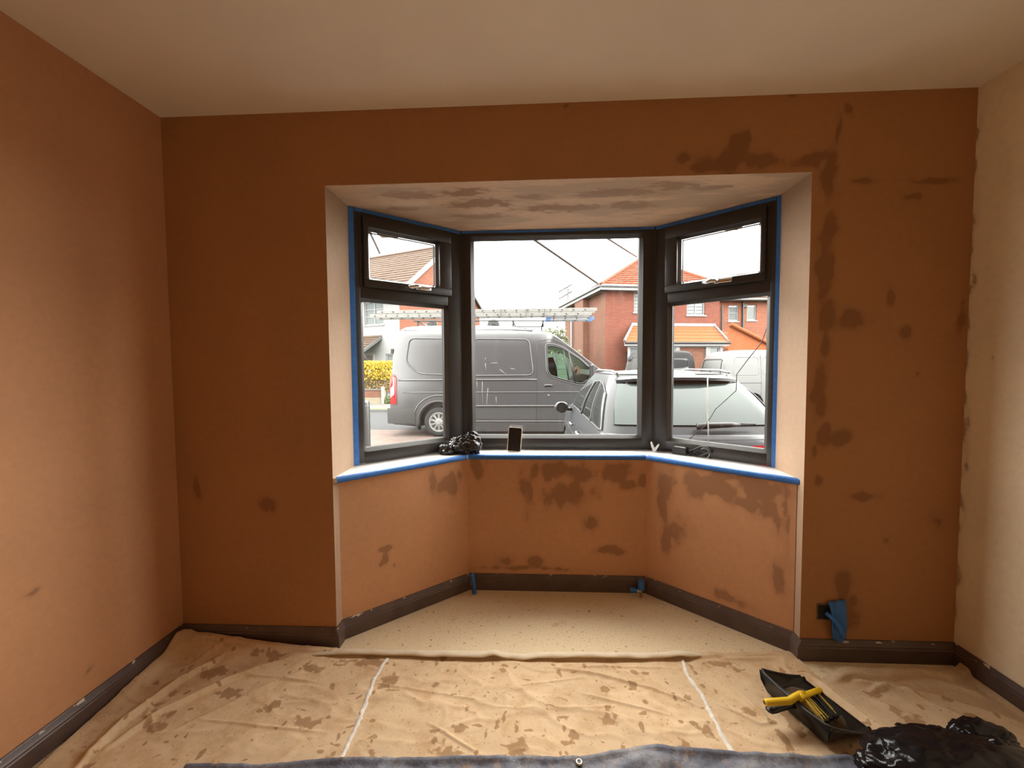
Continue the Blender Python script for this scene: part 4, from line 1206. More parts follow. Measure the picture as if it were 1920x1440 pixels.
def wheel(parent, c, r, w, face=-1, spokes=10):
    """road wheel with its axle along y; the outer face points to face*y"""
    t = MB()
    prof = [(r * 0.66, -w / 2), (r * 0.80, -w / 2 - 0.004), (r * 0.95, -w / 2 + 0.012), (r, -w / 2 + 0.04), (r, w / 2 - 0.04), (r * 0.95, w / 2 - 0.012), (r * 0.80, w / 2 + 0.004), (r * 0.66, w / 2)]
    t.lathe(prof, (0, 0, 0), 'y', 36, cap=False)
    wh = t.build('wheel', M['tyre'], parent, smooth=math.radians(50))
    wh.location = c
    yo = face * (w / 2)
    d = MB().lathe([(r * 0.67, yo * 0.7), (r * 0.66, yo), (r * 0.60, yo * 1.0), (r * 0.57, yo * 0.80), (r * 0.20, yo * 0.88), (r * 0.16, yo * 1.02), (0.001, yo * 1.04)], (0, 0, 0), 'y', 36, cap=False)
    rim = d.build('rim', M['alloy'], wh, smooth=math.radians(40))
    for k in range(spokes):
        a = 2 * math.pi * k / spokes
        a2 = 0.5 * 2 * math.pi / spokes * 0.62
        pts = []
        for rr, aa in ((0.27, a - a2 * 0.5), (0.52, a - a2), (0.55, a), (0.52, a + a2), (0.27, a + a2 * 0.5)):
            pts.append((r * rr * math.cos(aa), yo * 0.92, r * rr * math.sin(aa)))
        MB().poly(pts).build('wheel_slot', M['groove'], rim)
    return wh

def loft_x(stations, name, mat, parent, smooth=math.radians(38)):
    """stations: (x, [(y,z)...half section from bottom centre to top centre]); mirrored and skinned"""
    rings = []
    for x, half in stations:
        ring = [(x, -y, z) for y, z in half] + [(x, y, z) for y, z in half[::-1] if y > 1e-6]
        rings.append(ring)
    return MB().quad_strip(rings, close=True, caps=True).build(name, mat, parent, smooth=smooth, weld=True)

# ---------------------------------------------------------------- the dark panel van with ladders
VY, HWV = 8.53, 1.03
van = empty('panel_van', (1.3, VY, GZ))
tag(van, 'dark grey high-roof panel van parked across the pavement', 'van')
VX, VZ = 1.3, GZ
RTX = [-1.62, -1.585, -1.55, -1.50, -1.45, -1.38, -1.25, -0.9, 0.5, 1.24, 1.84, 2.10, 2.30, 2.62, 2.90, 3.23, 3.40, 3.75, 4.05, 4.22, 4.30]
RTZ = [0.45, 0.90, 1.40, 1.85, 2.06, 2.18, 2.245, 2.275, 2.27, 2.235, 2.165, 2.085, 1.975, 1.73, 1.51, 1.25, 1.18, 1.06, 0.92, 0.72, 0.55]
FRZ = [-0.30, -0.10, 0.10, 0.45, 0.80, 0.97, 1.05, 1.30, 1.75, 2.02, 2.10, 2.20]
FRW = [0.950, 0.975, 0.990, 1.000, 1.000, 0.992, 0.985, 0.972, 0.940, 0.912, 0.885, 0.800]
def v_frac(z): return float(np.interp(z, FRZ, FRW))
def v_side(z): return VY - HWV * v_frac(z)       # y of the near flank
def vsec(x):
    zt = float(np.interp(x, RTX, RTZ))
    zb = float(np.interp(x, [-1.62, -1.5, -1.0, 3.6, 4.3], [0.0, -0.06, -0.10, -0.10, 0.05]))
    taper = float(np.interp(x, [-1.62, -1.5, -1.3, 3.2, 3.8, 4.2, 4.3], [0.955, 0.985, 1.0, 1.0, 0.97, 0.86, 0.72]))
    half = [(0, zb), (HWV * 0.90 * taper, zb)]
    for z in (-0.05, 0.10, 0.45, 0.80, 0.97, 1.05, 1.30, 1.75, 2.02, 2.10):
        zz = max(zb, min(z, zt - 0.06))
        half.append((HWV * v_frac(zz) * taper * (1.0 if z <= zt - 0.06 else 0.995), zz))
    zz = zt - 0.025
    half += [(HWV * 0.82 * taper * (v_frac(zz) if zz < 2 else 0.985), zz), (HWV * 0.5 * taper, zt), (0, zt + 0.012)]
    return half
def vst(x): return (x - VX, [(y, z - VZ) for y, z in vsec(x)])
xs_v = sorted(set(RTX + [-1.0, -0.5, 0.0, 1.0, 1.6, 2.0, 2.2, 2.45, 3.0, 3.1]))
vb = loft_x([vst(x) for x in xs_v], 'body', M['van_paint'], van)
cut = []
def vloc(x, y, z): return (x - VX, y - VY, z - VZ)
WIN_V = [(2.02, 1.75), (2.045, 1.18), (2.10, 1.075), (2.45, 0.965), (2.80, 0.885), (2.98, 0.98), (3.02, 1.20), (2.78, 1.43), (2.40, 1.68), (2.20, 1.745)]
c_ = MB().prism([(x, z) for x, z in WIN_V], VY - 1.4, VY + 1.4, 'y').build('cutter', M['groove']); cut.append(c_)
for ax in (-0.475, 3.30):
    for s in (-1, 1):
        c_ = MB().lathe([(0.44, -0.18), (0.44, 0.18)], (ax, VY + s * 0.97, 0.02), 'y', 40).build('cutter', M['groove']); cut.append(c_)
bpy.context.view_layer.update()
boolean_cut(vb, cut)
vb.data.shade_smooth(); vb.data.set_sharp_from_angle(angle=math.radians(38))
for ax in (-0.475, 3.30):
    for s in (-1, 1):
        wheel(van, vloc(ax, VY + s * 0.905, 0.012), 0.345, 0.215, s)
def flank(pts, r, name, mat, lift=0.0, parent=None, seg=6, closed=False):
    return MB().tube([vloc(x, v_side(z) - lift, z) for x, z in pts], r, seg, closed=closed).build(name, M[mat], parent or van, smooth=True)
def rounded(pts, rad, n=4):
    out = []
    k = len(pts)
    for i in range(k):
        p, a, b = Vector(pts[i]), Vector(pts[i - 1]), Vector(pts[(i + 1) % k])
        d0, d1 = (a - p).normalized(), (b - p).normalized()
        r = min(rad, (a - p).length * 0.45, (b - p).length * 0.45)
        q0, q1 = p + d0 * r, p + d1 * r
        for t in range(n + 1):
            u = t / n
            out.append(tuple(q0 * (1 - u) ** 2 + p * 2 * u * (1 - u) + q1 * u ** 2))
    return out
# pressed panels along the side
for pts in ([(-1.15, 1.95), (-1.235, 1.40), (-0.92, 1.13), (0.14, 1.09), (0.14, 1.93)], [(0.34, 1.925), (0.32, 1.08), (1.72, 1.085), (1.62, 1.90)]):
    flank(rounded(pts, 0.13), 0.016, 'side_pressing', 'van_paint', 0.0, closed=True)
    flank(rounded([(x * 0.985 + 0.015 * 0.5, z * 0.985 + 0.015 * 1.5) for x, z in pts], 0.12), 0.006, 'panel_gap', 'groove', 0.0, closed=True)
for z, r, m_, x0, x1 in ((0.985, 0.022, 'van_paint', -1.40, 1.80), (0.70, 0.012, 'van_paint', -1.3, 3.0), (0.385, 0.020, 'van_paint', -0.02, 2.9), (0.355, 0.008, 'groove', -0.02, 2.9), (0.085, 0.006, 'groove', 0.02, 2.85), (0.03, 0.016, 'van_paint', 0.02, 2.85), (2.135, 0.010, 'groove', -1.3, 1.7)):
    flank([(x0 + (x1 - x0) * k / 12, z - (0.05 * max(0, (x0 + (x1 - x0) * k / 12) - 0.9) ** 1.5 if z > 2 else 0)) for k in range(13)], r, 'swage_line', m_, 0.002)
for pts in ([(1.80, 1.86), (1.78, 0.0)], [(0.24, 1.97), (0.22, 0.0)], [(1.84, 1.86), (2.10, 1.90), (2.45, 1.76), (3.1, 1.25)]):
    flank([(pts[0][0] + 0, pts[0][1])] + [tuple(Vector(a).lerp(Vector(b), t / 6)) for a, b in zip(pts[:-1], pts[1:]) for t in range(1, 7)], 0.005, 'panel_gap', 'groove')
# sill cladding, mudguard and rear bumper
MB().prism([(-1.0, 0.03), (-1.02, -0.06)], 0, 1) if False else None
clad = MB()
clad.quad_strip([[vloc(x, v_side(-0.05) - 0.015, z) for x, z in ((a, -0.04), (a, -0.20))] + [vloc(a, v_side(-0.05) + 0.25, -0.20), vloc(a, v_side(-0.05) + 0.25, -0.04)] for a in (0.0, 2.86)], close=True, caps=True)
clad.build('sill_cladding', M['van_clad'], van)
bp = MB()
bp.quad_strip([[vloc(x, VY - HWV * w, 0.335), vloc(x, VY - HWV * w - 0.012, 0.20), vloc(x, VY - HWV * w, -0.02), vloc(x, VY - HWV * w + 0.1, -0.04), vloc(x, VY + HWV * w - 0.1, -0.04), vloc(x, VY + HWV * w, -0.02), vloc(x, VY + HWV * w + 0.012, 0.20), vloc(x, VY + HWV * w, 0.335)] for x, w in ((-1.70, 0.90), (-1.68, 0.97), (-1.55, 1.0), (-1.02, 1.0))], close=True, caps=True)
bp.build('rear_bumper', M['van_clad'], van, smooth=math.radians(35))
arch = [(-0.475 + 0.475 * math.cos(a), 0.02 + 0.475 * math.sin(a)) for a in [math.radians(192 - 204 * k / 20) for k in range(21)]]
flank(arch, 0.030, 'wheel_arch_lip', 'van_clad')
flank([(-0.475 + 0.60 * math.cos(a), 0.03 + 0.60 * math.sin(a)) for a in [math.radians(165 - 150 * k / 20) for k in range(21)]], 0.016, 'arch_swage', 'van_paint')
MB().box(-1.02 - VX, -0.97 - VX, -1.0, -0.72, -0.19 - VZ, 0.05 - VZ).build('mud_flap', M['tyre'], van)
# tail lamp
def patch(poly, lift, name, mat, parent, th=0.02):
    m = MB(); n = len(poly)
    for d in (lift, -th):
        m.v += [vloc(x, v_side(z) - d, z) for x, z in poly]
    m.f = [tuple(range(n)), tuple(range(2 * n - 1, n - 1, -1))] + [(i, (i + 1) % n, n + (i + 1) % n, n + i) for i in range(n)]
    return m.build(name, M[mat], parent)
tl = patch([(-1.59, 0.43), (-1.60, 0.80), (-1.56, 1.13), (-1.49, 1.10), (-1.445, 1.02), (-1.455, 0.43)], 0.012, 'tail_lamp', 'lens_red', van, 0.10)
patch([(-1.585, 0.58), (-1.585, 0.80), (-1.53, 0.86), (-1.52, 1.06), (-1.49, 1.05), (-1.495, 0.66)], 0.018, 'reversing_lens', 'lens_clear', tl, 0.0)
MB().obox(vloc(-1.56, VY - 0.93, 1.66), (0.03, 0, 0), (0, 0.035, 0), (0, 0, 0.055)).build('door_hinge', M['trim_black'], van, bevel=0.008)
# driver's door: window lining, handle, lock, mirror
wl = [(x, z) for x, z in WIN_V]
flank(rounded(wl, 0.06, 3), 0.020, 'window_seal', 'trim_black', 0.0, closed=True)
flank(rounded([(x + (x - 2.5) * 0.06, z + (z - 1.33) * 0.10) for x, z in WIN_V], 0.06, 3), 0.014, 'door_pressing', 'van_paint', 0.0, closed=True)
flank([(2.40, 1.68), (2.52, 0.95)], 0.016, 'quarter_bar', 'trim_black')
flank([(2.52, 1.61), (2.66, 0.92)], 0.024, 'quarter_bar', 'trim_black')
for s in (1, -1):
    m = MB(); ins = [(x, z) for x, z in WIN_V]
    m.poly([vloc(x, VY - s * (HWV * v_frac(z) - 0.012), z) for x, z in ins])
    g_ = m.build('door_window', M['car_glass'], van)
flank([(1.96, 0.845), (2.0, 0.86), (2.10, 0.86), (2.15, 0.845)], 0.020, 'door_handle', 'van_paint', 0.020)
flank([(1.98, 0.83), (2.12, 0.83)], 0.010, 'handle_recess', 'groove', 0.004)
lk = MB().lathe([(0.03, 0), (0.028, -0.012), (0.001, -0.014)], vloc(2.06, v_side(0.62), 0.62), 'y', 16).build('lock', simple('lock_grey', (0.0504, 0.0504, 0.0504), 0.4), van, smooth=True)
MB().obox(vloc(3.02, v_side(1.2) - 0.12, 1.16), (0.05, 0, 0.01), (0, 0.11, 0), (0.0, 0, 0.16)).build('door_mirror', M['trim_black'], van, bevel=0.03)
# cab seen through the windows
MB().tube([vloc(2.70 + 0.10 * math.cos(a) * 0.5, VY - 0.45 + 0.19 * math.sin(a), 1.04 + 0.16 * math.cos(a)) for a in [2 * math.pi * k / 24 for k in range(24)]], 0.014, 6, closed=True).build('steering_wheel', M['trim_black'], van, smooth=True)
MB().prism([(2.60, 0.92), (2.72, 1.02), (2.98, 1.08), (2.95, 0.93)], 7.75 - VY, 9.3 - VY, 'y').build('dashboard', M['seat_cloth'], van).location = (-VX, 0, -VZ)
MB().tube([vloc(2.18, VY + 0.1, 1.0), vloc(2.14, VY + 0.1, 1.30), vloc(2.12, VY + 0.1, 1.50)], [0.17, 0.16, 0.10], 10).build('seat_back', M['seat_cloth'], van, smooth=True)
# dirt scrapes on the panel
MB().box(0, 1, 0, 1, 0, 1) if False else None
scr = simple('van_scrape', (0.1260, 0.1260, 0.1260), 0.6)
for pts in ([(0.62, 1.36), (0.63, 1.27), (0.625, 1.20)], [(0.62, 1.49), (0.62, 1.44)], [(0.75, 1.36), (0.90, 1.37)], [(0.55, 0.95), (0.545, 0.70), (0.56, 0.40)], [(0.68, 0.80), (0.65, 0.52), (0.63, 0.28)], [(0.86, 0.60), (0.87, 0.42)], [(0.42, 0.98), (0.43, 0.80)], [(0.95, 1.22), (1.10, 1.10)], [(1.2, 1.24), (1.3, 1.22)]):
    MB().tube([vloc(x, v_side(z) - 0.001, z) for x, z in pts], 0.006, 5).build('scrape', scr, van, smooth=True)
# roof bars and ventilator
for x in (-1.0, 0.2, 1.25, 1.95):
    MB().tube([vloc(x, VY - 0.72, 2.20), vloc(x, VY - 0.74, 2.345), vloc(x, VY + 0.74, 2.345), vloc(x, VY + 0.72, 2.20)], 0.020, 8).build('roof_bar', M['trim_black'], van, smooth=True)
for y in (-0.74, 0.74):
    MB().tube([vloc(-1.1, VY + y, 2.37), vloc(2.0, VY + y, 2.345)], 0.016, 8).build('rack_rail', M['trim_black'], van, smooth=True)
for x, h in ((1.55, 2.86), (1.98, 2.70), (0.95, 2.68)):
    MB().tube([vloc(x, VY - 0.6, 2.36), vloc(x + 0.01, VY - 0.6, h)], 0.008, 6).build('load_stop', M['trim_black'], van)
MB().lathe([(0.15, 0.0), (0.15, 0.05), (0.13, 0.11), (0.06, 0.16), (0.001, 0.17)], vloc(0.75, VY - 0.35, 2.27), seg=20).build('roof_ventilator', M['trim_black'], van, smooth=math.radians(40))
MB().lathe([(0.13, 0.0), (0.13, 0.05), (0.11, 0.11), (0.05, 0.15), (0.001, 0.16)], vloc(-0.75, VY - 0.35, 2.28), seg=20).build('roof_ventilator', M['trim_black'], van, smooth=math.radians(40))

M['alu'] = simple('ladder_aluminium', (0.1350, 0.1340, 0.1260), 0.5, metal=0.0, spec=0.2, var=0.12, nscale=12)
M['alu_white'] = simple('ladder_pale', (0.1700, 0.1750, 0.1800), 0.5, metal=0.0, spec=0.2, var=0.08)
M['blue_cap'] = simple('blue_end_cap', (0.0420, 0.0924, 0.2016), 0.5)
def ladder(label, sections, group='ladders on the van roof', capmat=None, al='alu'):
    x0 = min(s[0] for s in sections)
    r = empty('ladder', ((sections[0][0] + sections[0][1]) / 2, sections[0][2], sections[0][4]))
    ox, oy, oz = r.location
    tag(r, label, 'ladder', group)
    for (xa, xb, ya, yb, z, h) in sections:
        for y in (ya, yb):
            st = MB().box(xa - ox, xb - ox, y - 0.014 - oy, y + 0.014 - oy, z - oz, z + h - oz).build('stile', M[al], r, bevel=0.004)
            if capmat:
                for xe in (xa, xb):
                    MB().box(xe - 0.06 - ox, xe + 0.06 - ox, y - 0.018 - oy, y + 0.018 - oy, z - 0.004 - oz, z + h + 0.004 - oz).build('end_cap', M[capmat], st, bevel=0.006)
        n = int((xb - xa - 0.2) / 0.27)
        for k in range(n + 1):
            x = xa + 0.13 + k * 0.27
            rg = MB().tube([(x - ox, ya - 0.020 - oy, z + h * 0.5 - oz), (x - ox, yb + 0.020 - oy, z + h * 0.5 - oz)], 0.017, 10).build('rung', M[al], r, smooth=math.radians(40))
            MB().lathe([(0.015, -0.001), (0.001, -0.0012)], (x - ox, ya - 0.0205 - oy, z + h * 0.5 - oz), 'y', 10, cap=False).build('rung_end', M['groove'], rg)
ladder('long two-section aluminium ladder lying on the dark van roof rack', [(-2.22, 3.10, 7.98, 8.36, 2.475, 0.085), (-2.05, 3.22, 7.995, 8.33, 2.575, 0.080)])
ladder('shorter pale ladder with blue end caps under the long ladder on the van', [(2.08, 3.10, 8.05, 8.40, 2.378, 0.075)], capmat='blue_cap', al='alu_white')

# ---------------------------------------------------------------- silver hatchback on the drive, tail towards the window
CX, CY, CZ = 3.085, 1.36, GZ
car = empty('hatchback_car', (CX, CY + 2.1, GZ))
tag(car, 'silver hatchback parked tail first close outside the window', 'car')
def cl(x, l, h): return (x, l - 2.1, h)           # x across, l from the tail forwards, h above ground
def ring_rr(hw_, l0, l1, rr, rf, h, n=8, bow=0.0):
    """rounded plan ring: half width, rear l0, front l1, corner radii, height; starts at the middle of the tail"""
    pts = []
    def arc(cx, cl_, r, a0, a1):
        for k in range(n + 1):
            a = math.radians(a0 + (a1 - a0) * k / n)
            pts.append((cx + r * math.cos(a), cl_ + r * math.sin(a)))
    for k in range(5):
        x = -(hw_ - rr) * k / 5
        pts.append((x, l0 + bow * (x / hw_) ** 2))
    arc(-hw_ + rr, l0 + rr + bow * ((hw_ - rr) / hw_) ** 2, rr, 270, 180)
    for k in range(1, 14):
        pts.append((-hw_, l0 + rr + (l1 - rf - l0 - rr) * k / 14))
    arc(-hw_ + rf, l1 - rf, rf, 180, 90)
    left = pts
    right = [(-x, l) for x, l in reversed(pts) if abs(x) > 1e-6]
    return [(x, l, h) for x, l in left + right]
rings = [ring_rr(0.78, 0.10, 4.10, 0.25, 0.5, 0.20), ring_rr(0.865, 0.02, 4.22, 0.28, 0.55, 0.34), ring_rr(0.885, 0.0, 4.25, 0.30, 0.6, 0.55, bow=0.02),
         ring_rr(0.880, 0.05, 4.22, 0.30, 0.65, 0.72, bow=0.03), ring_rr(0.860, 0.10, 4.12, 0.28, 0.7, 0.90, bow=0.05), ring_rr(0.840, 0.16, 4.00, 0.26, 0.75, 1.00, bow=0.06), ring_rr(0.800, 0.22, 3.6, 0.24, 0.6, 1.055, bow=0.07)]
m = MB().quad_strip([[cl(*p) for p in r] for r in rings], close=True, caps=True)
cbody = m.build('body', M['car_paint'], car, smooth=math.radians(40))
cuts = []
for l in (0.80, 3.35):
    for s in (-1, 1):
        cuts.append(MB().lathe([(0.36, -0.16), (0.36, 0.16)], (CX + s * 0.86, CY + l, GZ + 0.33), 'x', 32).build('cutter', M['groove']))
bpy.context.view_layer.update()
boolean_cut(cbody, cuts)
cbody.data.shade_smooth(); cbody.data.set_sharp_from_angle(angle=math.radians(40))
for l in (0.80, 3.35):
    for s in (-1, 1):
        wh = wheel(car, cl(s * 0.77, l, 0.325), 0.325, 0.20, -1, 5)
        wh.rotation_euler = (0, 0, -math.pi / 2 if s < 0 else math.pi / 2)
# glasshouse: surface between the waist ring and the roof ring, cut into panes and pillars
belt = ring_rr(0.800, 0.30, 3.25, 0.20, 0.30, 1.045, bow=0.06)
roof = ring_rr(0.600, 0.92, 2.35, 0.18, 0.30, 1.545, bow=0.05)
NV = 10
def gh(i, v):
    b_, r_ = Vector(belt[i]), Vector(roof[i])
    p = b_.lerp(r_, v)
    bul = 0.05 * math.sin(math.pi * v)
    c_ = Vector((0, 1.75, p.z)); d_ = (p - c_); d_.z = 0
    if d_.length > 1e-6: p = p + d_.normalized() * bul * min(1, d_.length)
    return p
nb = len(belt)
def gh_part(idx, v0, v1, name, mat, lift=0.0, parent=None, smooth=True):
    m = MB(); rows = []
    for k in range(NV + 1):
        v = v0 + (v1 - v0) * k / NV
        row = []
        for i in idx:
            p = gh(i % nb, v)
            if lift:
                d_ = p - Vector((0, 1.75, p.z)); d_.normalize(); p = p + d_ * lift + Vector((0, 0, lift * 0.4))
            row.append(cl(*p))
        rows.append(row)
    m.quad_strip(rows)
    return m.build(name, M[mat], parent or car, smooth=smooth)
gh_part(range(0, nb + 1), 0, 1, 'cabin_shell', 'car_paint')
# indices: 0..4 tail left half, 5..13 left rear corner, 14..26 left side, 27..35 left front corner
rear_idx = list(range(nb - 8, nb)) + list(range(0, 9))
rg = gh_part(rear_idx, 0.16, 0.83, 'rear_window', 'rear_glass', 0.012)
side_idx = list(range(11, 27))
def side_glass(sgn):
    idx = side_idx if sgn < 0 else [nb - i for i in side_idx][::-1]
    rows = []
    m = MB()
    for k in range(NV + 1):
        v = 0.05 + 0.80 * k / NV
        row = []
        for q, i in enumerate(idx):
            t = q / (len(idx) - 1) if sgn < 0 else 1 - q / (len(idx) - 1)
            p = gh(i % nb, min(v, 0.05 + 0.80 * (k / NV) * (0.55 + 0.45 * math.sin(math.pi * min(1, 0.15 + t * 0.8)))))
            p = p + Vector((sgn * 0.012, 0, 0))
            row.append(cl(*p))
        rows.append(row)
    sg = m.quad_strip(rows).build('side_window', M['side_glass'], car, smooth=True)
    edge = rows[0] + [r[-1] for r in rows[1:]] + rows[-1][::-1] + [r[0] for r in rows[::-1]][1:-1]
    MB().tube(edge, 0.006, 6, closed=True).build('window_trim', M['trim_grey'], sg, smooth=True)
    for q, wd_ in ((5, 0.012), (9, 0.022)):
        MB().tube([rows[k][q if sgn < 0 else len(idx) - 1 - q] for k in range(NV + 1)], wd_, 6).build('door_pillar', M['trim_black'] if wd_ > 0.02 else M['trim_grey'], sg, smooth=True)
    return sg
side_glass(-1); side_glass(1)
gh_part(list(range(29, nb - 28)), 0.05, 0.95, 'windscreen', 'dark_glass', 0.010)
rt = MB()
rt_r = [[cl(x * k, 1.64 + (l - 1.64) * k, 1.545 + 0.045 * (1 - k ** 2)) for x, l, h in roof] for k in (1.0, 0.8, 0.55, 0.3, 0.05)]
rt.quad_strip(rt_r, close=True, caps=True).build('roof', M['car_paint'], car, smooth=True)
# spoiler over the rear screen with its shade put in as a black panel, wiper, roof rails, number plate recess
sp = MB()
sp.quad_strip([[cl(x, l0, h0 + 0.0), cl(x, l0 - 0.004, h0 - 0.028), cl(x, 1.02, h0 - 0.05), cl(x, 1.05, h0 + 0.035)] for x, l0, h0 in ((-0.58, 0.88, 1.50), (-0.45, 0.80, 1.515), (-0.2, 0.755, 1.525), (0, 0.745, 1.528), (0.2, 0.755, 1.525), (0.45, 0.80, 1.515), (0.58, 0.88, 1.50))], close=True, caps=True)
sp.build('spoiler', M['car_paint'], car, smooth=math.radians(50))
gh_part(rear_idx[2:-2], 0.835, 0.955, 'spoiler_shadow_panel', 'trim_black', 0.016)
wb0, wb1 = gh(0, 0.10), gh(0, 0.12)
wp = [cl(-0.02, wb0.y - 0.035, wb0.z + 0.03), cl(0.10, wb0.y - 0.04, wb0.z + 0.04), cl(0.26, wb0.y - 0.03, wb0.z + 0.045), cl(0.34, wb0.y - 0.02, wb0.z + 0.045)]
MB().tube(wp, [0.030, 0.026, 0.022, 0.012], 8).build('rear_wiper', M['trim_black'], car, smooth=True)
MB().tube([cl(0.20, wb0.y - 0.03, wb0.z + 0.055), cl(0.47, wb0.y - 0.01, wb0.z + 0.05)], 0.008, 6).build('wiper_blade', M['trim_black'], car, smooth=True)
for s in (-1, 1):
    m = MB()
    pts = [(0.52, 0.86, 0.10), (0.70, 0.82, 0.16), (0.80, 0.80, 0.30), (0.82, 0.86, 0.50)]
    # tail lamp wrapped round the rear corner
    tl_idx = [i for i in range(3, 13)] if s < 0 else [nb - i for i in range(12, 2, -1)]
    rows = []
    for k in range(6):
        v = k / 5
        row = []
        for i in tl_idx:
            a_, b_ = Vector(rings[4][i % nb]), Vector(rings[5][i % nb])
            p = a_.lerp(b_, -0.6 + 1.55 * v)
            d_ = (p - Vector((0, 1.2, p.z))).normalized()
            row.append(cl(*(p + d_ * 0.014)))
        rows.append(row)
    m.quad_strip(rows).build('tail_lamp', M['lens_red'], car, smooth=True)
    # door mirror
    mm = crumpled('door_mirror', cl(s * 0.99, 2.62, 1.06), (0.10, 0.075, 0.075), 301, 0.05, 0.5, 3, mat='car_paint', parent=car)
    MB().lathe([(0.001, -0.002), (0.075, 0.0)], cl(s * 0.99, 2.545, 1.055), 'y', 16, cap=False).build('mirror_glass', M['dark_glass'], mm)
    MB().tube([cl(s * 0.84, 2.66, 1.02), cl(s * 0.93, 2.64, 1.03)], 0.025, 8).build('mirror_arm', M['trim_black'], mm, smooth=True)
    for l in (1.45, 2.25):
        MB().tube([cl(s * 0.872, l, 0.86), cl(s * 0.895, l + 0.03, 0.865), cl(s * 0.895, l + 0.16, 0.865), cl(s * 0.872, l + 0.19, 0.86)], 0.014, 8).build('door_handle', M['alloy'], car, smooth=True)
    for pts in ([(0.862, 1.18, 0.90), (0.878, 1.25, 0.6), (0.868, 1.3, 0.38)], [(0.862, 2.05, 0.90), (0.884, 2.05, 0.6), (0.868, 2.05, 0.38)]):
        MB().tube([cl(s * x, l, h) for x, l, h in pts], 0.004, 5).build('panel_gap', M['groove'], car)
    MB().tube([cl(s * 0.883, l, 0.79 - 0.02 * math.sin(l)) for l in np.linspace(0.5, 3.2, 14)], 0.012, 6).build('swage_line', M['car_paint'], car, smooth=True)
    MB().tube([cl(s * 0.55, 0.98, 1.565), cl(s * 0.56, 1.2, 1.585), cl(s * 0.56, 2.1, 1.585), cl(s * 0.55, 2.3, 1.565)], 0.012, 6).build('roof_rail', M['alloy'], car, smooth=True)
for x0_, x1_, v in ((-0.74, 0.74, 0.0),):
    tg = [cl(*(Vector(rings[6][i % nb]).lerp(Vector(rings[4][i % nb]), 0.15) + Vector((0, -0.004, 0.0)))) for i in rear_idx]
    MB().tube(tg, 0.005, 5).build('tailgate_gap', M['groove'], car, smooth=True)

